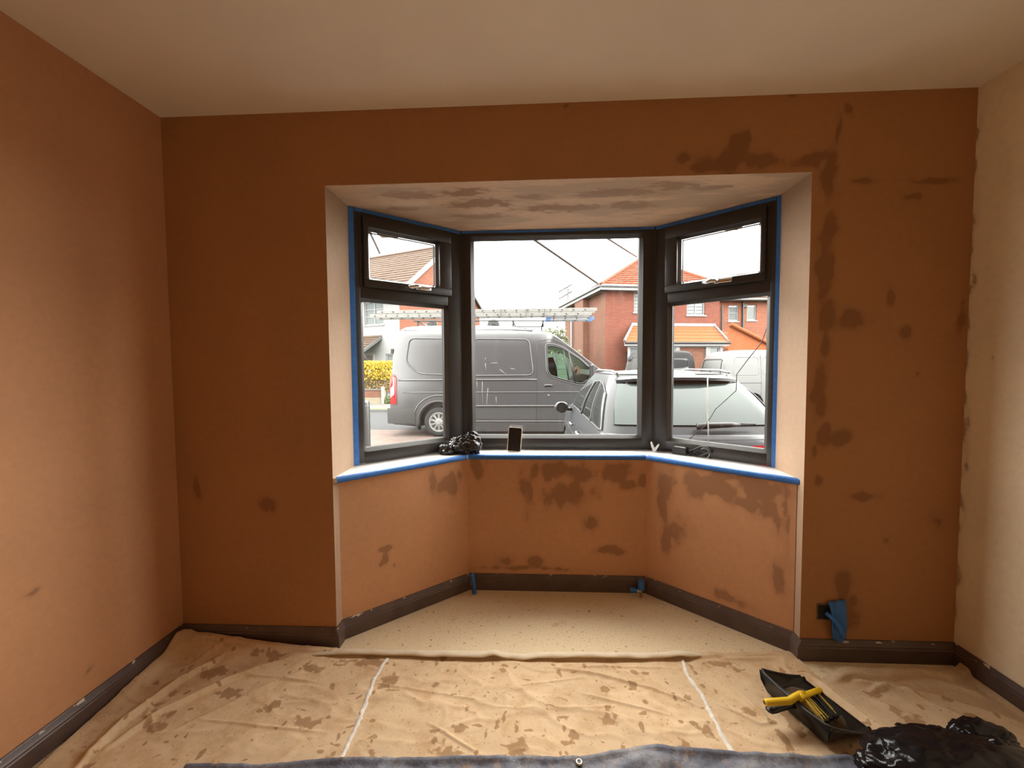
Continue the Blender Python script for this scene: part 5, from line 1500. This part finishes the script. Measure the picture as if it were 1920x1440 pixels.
# ---------------------------------------------------------------- smaller vans across the road
def small_van(name, loc, rz, label, paint, cat='van', win='house_glass'):
    r = empty(name, loc, rz)
    tag(r, label, cat)
    RX = [-2.45, -2.40, -2.33, -2.20, -2.05, -1.6, 0.9, 1.3, 1.75, 1.95, 2.35, 2.45]
    RZ = [0.75, 1.20, 1.70, 1.98, 2.06, 2.10, 2.10, 1.95, 1.45, 1.25, 0.95, 0.6]
    def sec(x):
        zt = float(np.interp(x, RX, RZ)); zb = 0.22
        tp_ = float(np.interp(x, [-2.45, -2.2, 1.7, 2.3, 2.45], [0.93, 1.0, 1.0, 0.93, 0.8]))
        hw_ = 0.95
        half = [(0, zb), (hw_ * 0.93 * tp_, zb)]
        for z, w in ((0.40, 0.97), (0.75, 1.0), (1.10, 1.0), (1.25, 0.985), (1.55, 0.955), (1.85, 0.90)):
            half.append((hw_ * w * tp_, max(zb, min(z, zt - 0.08))))
        return half + [(hw_ * 0.80 * tp_, zt - 0.03), (hw_ * 0.5 * tp_, zt), (0, zt + 0.01)]
    body = loft_x([(x, sec(x)) for x in sorted(RX + [-1.0, 0.0, 0.5])], 'body', M[paint], r)
    cs = []
    for ax in (-1.45, 1.55):
        for s in (-1, 1):
            c = MB().lathe([(0.37, -0.16), (0.37, 0.16)], (ax, s * 0.90, 0.33), 'y', 28).build('cutter', M['groove'])
            c.matrix_world = Matrix.Translation(loc) @ Matrix.Rotation(rz, 4, 'Z')
            cs.append(c)
    bpy.context.view_layer.update()
    boolean_cut(body, cs)
    body.data.shade_smooth(); body.data.set_sharp_from_angle(angle=math.radians(38))
    for ax in (-1.45, 1.55):
        for s in (-1, 1):
            wheel(r, (ax, s * 0.82, 0.325), 0.325, 0.20, s, 8)
    def side_y(z): return 0.95 * float(np.interp(z, [0.4, 0.75, 1.1, 1.25, 1.55, 1.85], [0.97, 1.0, 1.0, 0.985, 0.955, 0.90]))
    for s in (-1, 1):
        for pts in ([(-2.02, 1.86), (-2.10, 1.28), (-1.25, 1.28), (-1.25, 1.86)], [(-1.12, 1.86), (-1.12, 1.28), (0.15, 1.28), (0.15, 1.86)]):
            MB().tube([(x, s * (side_y(z)), z) for x, z in rounded(pts, 0.08, 3)], 0.009, 5, closed=True).build('side_pressing', M[paint], r, smooth=True)
        for x in (-1.18, 0.25):
            MB().tube([(x, s * side_y(z), z) for z in np.linspace(0.35, 1.95, 10)], 0.005, 4).build('panel_gap', M['groove'], r)
        MB().tube([(x, s * side_y(1.02), 1.02) for x in np.linspace(-1.9, -1.18, 6)], 0.010, 5).build('door_track', M['van_clad'], r)
        MB().box(-2.15, 2.1, s * 0.90 - 0.05, s * 0.90 + 0.05, 0.20, 0.36).build('sill_cladding', M['van_clad'], r, bevel=0.02)
        m = MB(); m.poly([(x, s * (side_y(z) + 0.004), z) for x, z in ((0.36, 1.82), (0.36, 1.30), (1.45, 1.22), (1.25, 1.60), (1.05, 1.80))]).build('cab_window', M['dark_glass'], r)
        MB().prism([(s * 0.80, 0.85), (s * 0.93, 0.85), (s * 0.90, 1.25), (s * 0.80, 1.25)], -2.46, -2.36, 'x').build('tail_lamp', M['lens_red'], r)
    rx = lambda z: float(np.interp(z, RZ[:5], RX[:5])) - 0.012
    rw = MB(); pts = [(-0.68, 1.26), (0.68, 1.26), (0.64, 1.80), (-0.64, 1.80)]
    rw.poly([(rx(z), y, z) for y, z in pts])
    w_ = rw.build('rear_window', M[win], r)
    MB().tube([(rx(z) - 0.004, y, z) for y, z in rounded(pts, 0.08, 3)], 0.012, 5, closed=True).build('window_seal', M['trim_black'], w_)
    MB().tube([(rx(1.34) - 0.02, 0.0, 1.30), (rx(1.5) - 0.02, 0.02, 1.50)], 0.012, 5).build('wiper', M['trim_black'], w_)
    MB().obox((rx(1.02) - 0.01, 0.0, 1.06), (0.012, 0, 0), (0, 0.11, 0), (0, 0, 0.04)).build('tailgate_handle', M['trim_black'], r, bevel=0.01)
    MB().box(-2.52, -2.30, -0.88, 0.88, 0.26, 0.60).build('rear_bumper', M['van_clad'] if paint != 'white_paint' else M['white_paint'], r, bevel=0.05)
    return r
small_van('small_van', (10.30, 12.9, GZ), 0.04, 'white panel van parked on the far side of the road', 'white_paint', win='white_paint')
pcar = small_van('people_carrier', (6.55, 14.62, GZ + 0.05), math.pi / 2, 'black people carrier between the silver car and the white van', 'black_car', 'car', 'dark_glass')
pcar.scale = (0.72, 1.0, 1.0)

# ================================================================== HOUSES ACROSS THE ROAD
def wall_holes(x0, x1, z0, z1, y, holes, depth=0.10, flip=1):
    """vertical wall in the local xz plane at y with real window openings and reveals"""
    xs = sorted(set([x0, x1] + [h[0] for h in holes] + [h[1] for h in holes]))
    zs = sorted(set([z0, z1] + [h[2] for h in holes] + [h[3] for h in holes]))
    m = MB()
    for i in range(len(xs) - 1):
        for j in range(len(zs) - 1):
            cx, cz = (xs[i] + xs[i + 1]) / 2, (zs[j] + zs[j + 1]) / 2
            if any(h[0] < cx < h[1] and h[2] < cz < h[3] for h in holes): continue
            m.poly([(xs[i], y, zs[j]), (xs[i + 1], y, zs[j]), (xs[i + 1], y, zs[j + 1]), (xs[i], y, zs[j + 1])])
    for a, b, c, d in holes:
        yy = y + depth * flip
        m.poly([(a, y, c), (a, yy, c), (a, yy, d), (a, y, d)]).poly([(b, y, c), (b, y, d), (b, yy, d), (b, yy, c)])
        m.poly([(a, y, c), (b, y, c), (b, yy, c), (a, yy, c)]).poly([(a, y, d), (a, yy, d), (b, yy, d), (b, y, d)])
    return m

def house_window(parent, x0, x1, z0, z1, y, cols=2, rows=1, blind=None, frame='pvc_white', fw=0.06, sill=True):
    """frame with mullions, each pane its own piece"""
    m = MB()
    m.box(x0, x1, y, y + 0.06, z0, z0 + fw).box(x0, x1, y, y + 0.06, z1 - fw, z1).box(x0, x0 + fw, y, y + 0.06, z0 + fw, z1 - fw).box(x1 - fw, x1, y, y + 0.06, z0 + fw, z1 - fw)
    cw, rh = (x1 - x0 - 2 * fw) / cols, (z1 - z0 - 2 * fw) / rows
    for c in range(1, cols):
        m.box(x0 + fw + cw * c - fw * 0.4, x0 + fw + cw * c + fw * 0.4, y, y + 0.06, z0 + fw, z1 - fw)
    for r in range(1, rows):
        m.box(x0 + fw, x1 - fw, y + 0.004, y + 0.055, z0 + fw + rh * r - fw * 0.3, z0 + fw + rh * r + fw * 0.3)
    w = m.build('window', M[frame], parent)
    for c in range(cols):
        for r in range(rows):
            a, b = x0 + fw + cw * c + 0.012, x0 + fw + cw * (c + 1) - 0.012
            p, q = z0 + fw + rh * r + 0.012, z0 + fw + rh * (r + 1) - 0.012
            MB().box(a, b, y + 0.035, y + 0.045, p, q).build('pane', M['house_glass'] if blind is None else M[blind], w)
            if blind == 'curtain' and rows == 1:
                sl_ = MB()
                nz = max(3, int((q - p) / 0.14))
                for k in range(nz):
                    zz = p + (q - p) * (k + 0.5) / nz
                    sl_.box(a + 0.02, b - 0.02, y + 0.030, y + 0.034, zz - (q - p) / nz * 0.33, zz + (q - p) / nz * 0.33)
                sl_.build('blind', M['pvc_white'], w)
    if sill:
        MB().box(x0 - 0.06, x1 + 0.06, y - 0.10, y + 0.05, z0 - 0.06, z0).build('window_sill', M[frame], w)
    return w

def tiled_slope(parent, a, b, c, d, mat, course=0.30, tile=0.30, name='roof_tiles', lift=0.035):
    """roof slope a-b (eaves, left to right) to d-c (top); overlapping courses of tiles, each course a stepped strip"""
    a, b, c, d = map(Vector, (a, b, c, d))
    nrm = (b - a).cross(d - a).normalized()
    if nrm.z < 0: nrm = -nrm
    L = ((d - a).length + (c - b).length) / 2
    n = max(2, int(L / course))
    m = MB()
    for k in range(n):
        t0, t1 = k / n, (k + 1) / n
        l0, r0, l1, r1 = a.lerp(d, t0), b.lerp(c, t0), a.lerp(d, t1), b.lerp(c, t1)
        w = (r0 - l0).length
        q = max(1, int(w / tile))
        for i in range(q):
            u0, u1 = i / q + 0.03 / q, (i + 1) / q - 0.03 / q
            jl = lift * (0.8 + 0.4 * random.random())
            p = [l0.lerp(r0, u0) + nrm * jl, l0.lerp(r0, u1) + nrm * jl, l1.lerp(r1, u1) + nrm * 0.004, l1.lerp(r1, u0) + nrm * 0.004]
            p2 = [l0.lerp(r0, u0) - nrm * 0.01, l0.lerp(r0, u1) - nrm * 0.01]
            bI = len(m.v)
            m.v += [tuple(x) for x in p + p2]
            m.f += [(bI, bI + 1, bI + 2, bI + 3), (bI + 4, bI + 5, bI + 1, bI), (bI + 4, bI, bI + 3), (bI + 1, bI + 5, bI + 2)]
    m.poly([a - nrm * 0.012, b - nrm * 0.012, c - nrm * 0.012, d - nrm * 0.012])
    o = m.build(name, M[mat], parent)
    o['kind'] = 'stuff'
    return o

# ---- left house: white rendered front, brick gable end, brown tiles
hl = empty('house', (-4.8, 18.2, GZ), -0.42)
tag(hl, 'white rendered house with brown tiled roof and brick gable behind the yellow hedge', 'house')
ZE, ZRR, DP, WL = 5.30, 8.40, 7.6, 11.0
hz = [(-2.35, -1.05, 3.75, 4.95), (-0.95, -0.10, 0.2, 2.25)]
wall_holes(-WL, 0, 0, ZE, 0.0, hz).build('front_wall', M['render_white'], hl)
gm = MB(); gm.poly([(0, 0, 0), (0, DP, 0), (0, DP, ZE), (0, DP / 2, ZRR - 0.05), (0, 0, ZE)]).poly([(-WL, DP, 0), (0, DP, 0), (0, DP, ZE), (-WL, DP, ZE)]).poly([(-WL, 0, 0), (-WL, 0, ZE), (-WL, DP / 2, ZRR - 0.05), (-WL, DP, ZE), (-WL, DP, 0)])
gm.build('gable_wall', M['brick_orange'], hl)
tiled_slope(hl, (-WL - 0.1, -0.35, ZE - 0.12), (0.22, -0.35, ZE - 0.12), (0.22, DP / 2, ZRR), (-WL - 0.1, DP / 2, ZRR), 'tile_brown', 0.30, 0.28)
tiled_slope(hl, (-WL - 0.1, DP + 0.35, ZE - 0.12), (0.22, DP + 0.35, ZE - 0.12), (0.22, DP / 2, ZRR), (-WL - 0.1, DP / 2, ZRR), 'tile_brown', 0.30, 0.6)
for y0_, in ((-0.35,), (DP + 0.35,)):
    MB().quad_strip([[(0.16, y, z - 0.24), (0.25, y, z - 0.24), (0.25, y, z + 0.02), (0.16, y, z + 0.02)] for y, z in ((y0_, ZE - 0.10), (DP / 2, ZRR + 0.0))], close=True, caps=True).build('bargeboard', M['pvc_white'], hl)
MB().tube([(-WL, DP / 2, ZRR + 0.03), (0.22, DP / 2, ZRR + 0.03)], 0.09, 8).build('ridge_tiles', M['tile_brown'], hl)
MB().tube([(-WL, -0.42, ZE - 0.16), (0.2, -0.42, ZE - 0.16)], 0.06, 8).build('gutter', M['pvc_white'], hl)
house_window(hl, -2.35, -1.05, 3.75, 4.95, 0.06, 2, 3, 'curtain')
house_window(hl, -0.95, -0.10, 0.2, 2.25, 0.06, 2, 4, 'curtain')
# open timber porch with a tiled lean-to roof
pc = empty('porch', (0, 0, 0)); pc.parent = hl
pc.location = (0, 0, 0)
tiled_slope(pc, (-4.2, -1.15, 2.45), (-1.35, -1.15, 2.45), (-1.20, -0.02, 3.20), (-4.2, -0.02, 3.20), 'tile_brown', 0.22, 0.22)
MB().quad_strip([[(-1.32, -1.15, 2.30), (-1.26, -1.15, 2.30), (-1.26, -1.15, 2.45), (-1.32, -1.15, 2.45)], [(-1.22, 0, 3.02), (-1.16, 0, 3.02), (-1.16, 0, 3.2), (-1.22, 0, 3.2)]], close=True, caps=True).build('porch_barge', M['kerb'], pc)
MB().box(-4.2, -1.30, -1.16, -1.10, 2.28, 2.44).build('porch_fascia', M['kerb'], pc)
for x in (-1.42, -2.55):
    MB().tube([(x, -1.05, 2.30), (x + 0.0, -0.80, 1.95), (x + 0.0, -0.45, 1.55), (x, -0.12, 0.9)], 0.055, 8).build('porch_bracket', M['timber_dark'], pc, smooth=True)
MB().box(-3.3, -1.75, -0.03, 0.03, 0.0, 2.2).build('door_opening', M['timber_dark'], pc)
for x in (-3.35, -2.62, -1.72):
    MB().box(x - 0.05, x + 0.05, -0.06, 0.02, 0.0, 2.25).build('door_post', simple('cream_paint', (0.1680, 0.1512, 0.1260), 0.6), pc)
MB().box(-2.1, -1.8, -0.08, -0.02, 1.2, 1.9).build('door_light', M['house_glass'], pc)

# ---- right house: red brick, hipped roof
hr = empty('house', (5.05, 17.2, GZ), 0.20)
tag(hr, 'red brick house with a hipped red tiled roof behind the parked cars', 'house')
ZE2, ZA = 5.18, 7.30
WR, DR = 5.7, 6.6
holes = [(1.38, 2.25, 4.05, 5.0), (4.02, 4.95, 3.95, 4.75), (1.0, 2.0, 0.3, 2.2)]
wall_holes(0, WR, 0, ZE2, 0.0, holes).build('front_wall', M['brick_red'], hr)
sw = MB(); sw.poly([(0, 0, 0), (0, DR, 0), (0, DR, ZE2), (0, 0, ZE2)]).poly([(WR, 0, 0), (WR, DR, 0), (WR, DR, ZE2), (WR, 0, ZE2)]).poly([(0, DR, 0), (WR, DR, 0), (WR, DR, ZE2), (0, DR, ZE2)])
sw.build('side_wall', M['brick_old'], hr)
ov = 0.35
ea = [(-ov, -ov, ZE2), (WR + ov, -ov, ZE2), (WR + ov, DR + ov, ZE2), (-ov, DR + ov, ZE2)]
ap = [(WR / 2 + 0.35, DR / 2, ZA), (WR / 2 + 0.75, DR / 2, ZA)]
tiled_slope(hr, ea[0], ea[1], ap[1], ap[0], 'tile_red', 0.34, 0.33, lift=0.05)
tiled_slope(hr, ea[3], ea[0], ap[0], ap[0], 'tile_brown', 0.34, 0.33)
tiled_slope(hr, ea[1], ea[2], ap[1], ap[1], 'tile_red', 0.34, 0.33)
tiled_slope(hr, ea[2], ea[3], ap[0], ap[1], 'tile_red', 0.5, 0.6)
for i, j in ((0, 0), (1, 1)):
    MB().tube([Vector(ea[i]) + Vector((0, 0, 0.05)), Vector(ap[j]) + Vector((0, 0, 0.05))], 0.085, 8).build('hip_tiles', M['tile_red'], hr)
MB().tube([Vector(ap[0]) + Vector((0, 0, 0.04)), Vector(ap[1]) + Vector((0, 0, 0.04))], 0.09, 8).build('ridge_tiles', M['tile_red'], hr)
fb = MB().box(-ov, WR + ov, -ov - 0.02, -ov + 0.02, ZE2 - 0.20, ZE2 + 0.0).box(-ov - 0.02, -ov + 0.02, -ov, DR + ov, ZE2 - 0.20, ZE2)
fb.box(-ov, WR + ov, -ov, 0, ZE2 - 0.20, ZE2 - 0.18).box(-ov, 0, -ov, DR + ov, ZE2 - 0.20, ZE2 - 0.18)
fb.build('fascia', M['pvc_white'], hr)
MB().tube([(-ov, -ov - 0.07, ZE2 - 0.02), (WR + ov, -ov - 0.07, ZE2 - 0.02)], 0.055, 8).tube([(-ov - 0.07, -ov, ZE2 - 0.02), (-ov - 0.07, DR, ZE2 - 0.02)], 0.055, 8).build('gutter', M['lead'], hr)
house_window(hr, 1.38, 2.25, 4.05, 5.0, 0.05, 1, 1, 'curtain')
house_window(hr, 4.02, 4.95, 3.95, 4.75, 0.05, 2, 1, 'curtain')
house_window(hr, 1.0, 2.0, 0.3, 2.2, 0.05, 1, 1, 'curtain')
# chimney breast and two downpipes on the side wall
MB().box(-0.32, 0.0, 2.2, 3.6, 0, ZE2 - 0.1).build('chimney_breast', M['brick_old'], hr)
MB().tube([(-0.10, 4.9, 0.0), (-0.10, 4.9, ZE2 - 0.1)], 0.06, 8).build('downpipe', M['pvc_white'], hr, smooth=True)
# ground-floor bay and porch under one tiled lean-to roof
by = -0.85
for k in range(5):
    t0, t1 = k / 5, (k + 1) / 5
    y0_, y1_ = by + (-0.0 - by) * t0, by + (0.0 - by) * t1
    z0_, z1_ = 2.62 + 0.80 * t0, 2.62 + 0.80 * t1
    xl0, xl1 = 0.55 + 0.75 * t0, 0.55 + 0.75 * t1
    xr0, xr1 = 5.60 - 0.15 * t0, 5.60 - 0.15 * t1
    m = MB(); m.v = [(xl0, y0_, z0_ + 0.05), (xr0, y0_, z0_ + 0.05), (xr1, y1_, z1_ + 0.01), (xl1, y1_, z1_ + 0.01), (xl0, y0_, z0_ - 0.02), (xr0, y0_, z0_ - 0.02), (xr1, y1_, z1_ - 0.04), (xl1, y1_, z1_ - 0.04)]
    m.f = [(0, 1, 2, 3), (7, 6, 5, 4), (4, 5, 1, 0), (1, 5, 6, 2), (2, 6, 7, 3), (3, 7, 4, 0)]
    m.build('tile_course', M['tile_orange'], hr)
MB().tube([(0.55, by, 2.68), (1.30, -0.02, 3.47)], 0.06, 8).build('hip_lead', M['lead'], hr)
MB().tube([(5.60, by, 2.68), (5.45, -0.02, 3.47)], 0.05, 8).build('verge_lead', M['lead'], hr)
MB().box(1.25, 5.5, -0.05, 0.02, 3.42, 3.56).build('lead_flashing', M['lead'], hr)
MB().box(0.55, 5.60, by - 0.04, by + 0.02, 2.46, 2.62).build('bay_fascia', M['pvc_white'], hr)
MB().tube([(0.55, by - 0.09, 2.60), (5.62, by - 0.09, 2.60)], 0.05, 8).build('bay_gutter', M['dark_paint'], hr)
fr_ = wall_holes(0.75, 5.4, 0, 2.46, by + 0.12, [(0.85, 1.75, 0.9, 2.42), (2.55, 3.05, 0.8, 2.42), (3.25, 4.55, 0.1, 2.42), (4.75, 5.25, 0.8, 2.42)])
fr_.build('bay_front', M['pvc_white'], hr)
house_window(hr, 0.85, 1.75, 0.9, 2.42, by + 0.16, 2, 2, 'curtain', sill=False)
house_window(hr, 2.55, 3.05, 0.8, 2.42, by + 0.16, 1, 1, None, sill=False)
house_window(hr, 4.75, 5.25, 0.8, 2.42, by + 0.16, 1, 1, None, sill=False)
MB().box(3.25, 4.55, by + 0.20, by + 0.25, 0.1, 2.42).build('porch_door', M['brick_old'], hr)
# garage lean-to with bright tiles at the right
tiled_slope(hr, (5.55, -1.0, 2.05), (9.4, -1.0, 2.05), (7.0, 2.2, 3.5), (5.55, 2.2, 3.5), 'tile_orange', 0.24, 0.24)
MB().tube([(5.62, -0.95, 3.45), (7.2, -0.95, 2.75), (9.3, -0.95, 1.85)], 0.085, 8).build('verge_tiles', M['tile_orange'], hr)
gw = MB().poly([(5.55, -0.85, 0), (9.3, -0.85, 0), (9.3, -0.85, 1.85), (7.2, -0.85, 2.70), (5.55, -0.85, 3.42)])
gw.build('garage_front', M['tile_orange'], hr)

# ---- third house further right
h3 = empty('house', (12.75, 22.6, GZ), 0.10)
tag(h3, 'further red brick house with small white windows at the right edge', 'house')
ho3 = [(0.32, 0.90, 4.10, 5.02), (1.42, 1.98, 4.15, 5.04), (4.0, 5.0, 3.9, 5.0)]
wall_holes(-0.2, 9, 0, 5.35, 0, ho3).build('front_wall', M['brick_orange'], h3)
MB().poly([(-0.2, 0, 0), (-0.2, 6, 0), (-0.2, 6, 5.35), (-0.2, 0, 5.35)]).build('side_wall', M['brick_orange'], h3)
tiled_slope(h3, (-0.45, -0.35, 5.30), (9.3, -0.35, 5.30), (7.5, 3.0, 7.2), (1.2, 3.0, 7.2), 'tile_brown', 0.34, 0.34, lift=0.05)
tiled_slope(h3, (-0.45, 6.3, 5.30), (-0.45, -0.35, 5.30), (1.2, 3.0, 7.2), (1.2, 3.0, 7.2), 'tile_brown', 0.34, 0.34)
MB().tube([(-0.45, -0.42, 5.26), (9.3, -0.42, 5.26)], 0.07, 8).build('gutter', M['dark_paint'], h3)
MB().tube([(1.14, -0.08, 5.2), (1.14, -0.08, 0.0)], 0.06, 8).build('downpipe', M['dark_paint'], h3)
MB().tube([(-0.1, -0.08, 5.0), (-0.1, -0.08, 0.0)], 0.05, 8).build('downpipe', M['dark_paint'], h3)
house_window(h3, 0.32, 0.90, 4.10, 5.02, 0.05, 1, 2, 'curtain')
house_window(h3, 1.42, 1.98, 4.15, 5.04, 0.05, 1, 1, None)
house_window(h3, 4.0, 5.0, 3.9, 5.0, 0.05, 2, 1, None)
MB().lathe([(0.10, -0.06), (0.12, 0.0)], (1.28, -0.06, 4.98), 'y', 14).build('wall_vent', M['kerb'], h3)
small = MB().prism([(3.0, 1.9), (6.5, 1.9), (6.5, 2.15), (3.0, 2.15)], -2.2, -1.6, 'y').build('flat_porch_roof', M['lead'], h3)

# ---- television aerial on the red house
ta = empty('television_aerial', (4.0, 24.5, 5.05))
tag(ta, 'thin television aerial on a mast above the red brick house', 'aerial')
MB().tube([(0, 0, -5.3), (0, 0, 1.6)], 0.075, 6).build('mast', M['lead'], ta)
for z, l in ((1.22, 0.75), (0.78, 0.75)):
    MB().tube([(0.25, 0, z + 0.12), (-l * 0.8, 0, z - 0.35)], 0.065, 6).build('boom', M['lead'], ta)
    el = MB()
    for k in range(6):
        t = k / 5
        x, zz = 0.2 - (l * 0.8 + 0.1) * t, z + 0.10 - 0.42 * t
        el.tube([(x, -0.3, zz), (x, 0.3, zz)], 0.022, 4)
    el.build('aerial_elements', M['lead'], ta)
MB().box(-0.02, 0.02, -0.25, 0.25, 0.98, 1.02).build('cross_arm', M['lead'], ta)

# ---- overhead wires
def wire(pts, label, r=(0.022, 0.036, 0.048, 0.058), mat='dark_paint'):
    o = MB().tube(pts, list(r), 5).build('overhead_wire', M[mat], smooth=True)
    tag(o, label, 'wire', 'overhead telephone wires')
wire([(-0.14, 0.32, 3.26), (1.52, 6.05, 3.84), (3.18, 11.79, 4.42), (4.6, 16.7, 4.92)], 'long telephone wire slanting down to the red brick house')
wire([(1.35, 0.32, 2.43), (3.25, 6.68, 3.86), (5.15, 13.05, 5.28), (6.77, 18.5, 6.5)], 'shorter telephone wire near the top right of the big pane')
wire([(0.6, 0.32, 2.53), (-1.92, 7.42, 4.26), (-4.44, 14.52, 5.99), (-6.61, 20.6, 7.48)], 'telephone wire to the white house seen through the left toplight')

# ---- yellow hedge in front of the white house
M['leaf_yellow'] = simple('forsythia_flower', (0.3100, 0.2100, 0.0075), 0.7, var=0.25, nscale=30)
M['leaf_ochre'] = simple('forsythia_stem', (0.1386, 0.0882, 0.0252), 0.8, var=0.3, nscale=30)
M['leaf_green'] = simple('leaf_green', (0.0420, 0.0672, 0.0168), 0.7, var=0.35, nscale=20)
M['leaf_dull'] = simple('leaf_dull', (0.0546, 0.0630, 0.0315), 0.7, var=0.35, nscale=20)
def leafy(name, boxes, n, size, mat, parent, seed, pw=1.0):
    rng = random.Random(seed)
    m = MB()
    for _ in range(n):
        bx_ = rng.choice(boxes)
        c = Vector([rng.uniform(a, b) for a, b in bx_])
        s = size * rng.uniform(0.6, 1.3)
        u = Vector((rng.uniform(-1, 1), rng.uniform(-1, 1), rng.uniform(-1, 1))).normalized()
        v = u.orthogonal().normalized()
        b = len(m.v)
        m.v += [tuple(c + u * s), tuple(c + v * s * 0.5), tuple(c - u * s), tuple(c - v * s * 0.5)]
        m.f.append((b, b + 1, b + 2, b + 3))
    o = m.build(name, M[mat], parent)
    o['kind'] = 'stuff'
    return o
hg = empty('hedge', (-5.0, 15.9, GZ))
tag(hg, 'bright yellow flowering hedge in front of the white house', 'hedge')
fx = [((-2.6, 0.72), (-0.35, 0.35), (1.05, 1.80)), ((-2.6, 0.70), (-0.30, 0.30), (1.55, 1.87))]
leafy('flowers', fx, 9000, 0.045, 'leaf_yellow', hg, 1)
leafy('twig_mass', [((-2.6, 0.62), (-0.25, 0.25), (0.55, 1.25))], 3500, 0.05, 'leaf_ochre', hg, 2)
for k in range(16):
    x = -2.4 + k * 0.19
    MB().tube([(x, 0.0, 0.0), (x + 0.05 * math.sin(k), 0.05, 0.6), (x + 0.12 * math.sin(k * 2), -0.05, 1.4)], [0.03, 0.02, 0.008], 6).build('branch', M['leaf_ochre'], hg, smooth=True)
lw_ = empty('garden_wall', (-5.2, 15.45, GZ))
tag(lw_, 'low brick garden wall below the yellow hedge', 'garden wall')
MB().box(-3, 0.45, -0.10, 0.10, 0.30, 0.62).build('brickwork', M['brick_old'], lw_)
MB().box(-3, 0.45, -0.12, 0.12, 0.0, 0.30).build('footing', simple('sandstone', (0.1320, 0.1120, 0.0800), 0.9, var=0.2, nscale=6), lw_)
MB().box(-3.05, 0.5, -0.13, 0.13, 0.62, 0.67).build('coping', M['kerb'], lw_)
gp = MB().box(-0.06, 0.06, -0.06, 0.06, 0.0, 0.72).build('gate_post', simple('pale_timber', (0.1764, 0.1596, 0.1260), 0.8, var=0.15), bevel=0.01)
gp.location = (-4.62, 15.25, GZ + 0.05)
tag(gp, 'short pale timber gate post at the end of the low garden wall', 'post')
wd2 = leafy('weeds', [((-4.50, -4.1), (15.15, 15.45), (GZ + 0.05, GZ + 0.34))], 500, 0.05, 'leaf_green', None, 4)
tag(wd2, 'patch of green weeds beside the pale gate post', 'weeds')

# ---- garden fence and trees glimpsed between the houses and through the van windows
fn = empty('garden_fence', (2.7, 15.6, GZ))
tag(fn, 'pale green close-boarded fence seen through the van windows', 'fence')
for k in range(9):
    MB().box(-1.6, 0.6, -0.02 + 0.01 * (k % 2), 0.02, 0.15 + k * 0.22, 0.36 + k * 0.22).build('board', simple('green_timber', (0.0550, 0.0780, 0.0520), 0.85, var=0.15) if k == 0 else bpy.data.materials['green_timber'], fn)
for x in (-1.6, -0.05, 0.6):
    MB().box(x - 0.06, x + 0.06, -0.07, 0.05, 0, 2.15).build('post', M['kerb'], fn)
def tree(loc, h, r, n, mat, label, seed):
    t = empty('tree', loc)
    tag(t, label, 'tree')
    MB().tube([(0, 0, 0), (0.05, 0, h * 0.4), (0, 0.05, h * 0.8)], [0.14, 0.10, 0.04], 8).build('trunk', M['timber_dark'], t, smooth=True)
    rng = random.Random(seed)
    bx_ = []
    for _ in range(14):
        a, q = rng.uniform(0, 6.28), rng.uniform(0, r)
        x, y, z = q * math.cos(a), q * math.sin(a), rng.uniform(h * 0.45, h)
        s = rng.uniform(0.25, 0.5) * r
        bx_.append(((x - s, x + s), (y - s, y + s), (z - s, z + s)))
    leafy('crown', bx_, n, 0.09, mat, t, seed)
tree((2.7, 17.0, GZ), 2.9, 1.0, 3200, 'leaf_dull', 'loose green shrub behind the garden fence', 21)
tree((4.0, 34.0, GZ), 4.3, 1.6, 1200, 'leaf_dull', 'distant bushy tree left of the red brick house', 22)

# ---- a loose black cable and a thin white line just outside the right casement
lw1 = MB().tube([(2.925, 0.352, 1.70), (2.905, 0.372, 1.52), (2.885, 0.392, 1.43), (2.84, 0.44, 1.34), (2.80, 0.475, 1.26), (2.80, 0.478, 1.17), (2.72, 0.545, 1.06), (2.68, 0.58, 0.96), (2.61, 0.64, 0.87)], 0.0022, 6)
o = lw1.build('hanging_line', M['cable_black'], smooth=True)
tag(o, 'thin black cable dangling outside the right casement', 'cable')
o = MB().tube([(2.684, 0.569, 1.245), (2.684, 0.570, 1.08), (2.689, 0.564, 0.957), (2.690, 0.563, 0.86)], 0.0030, 6).build('hanging_line', M['white_plastic'], smooth=True)
tag(o, 'thin white upright line outside the right casement', 'cable')
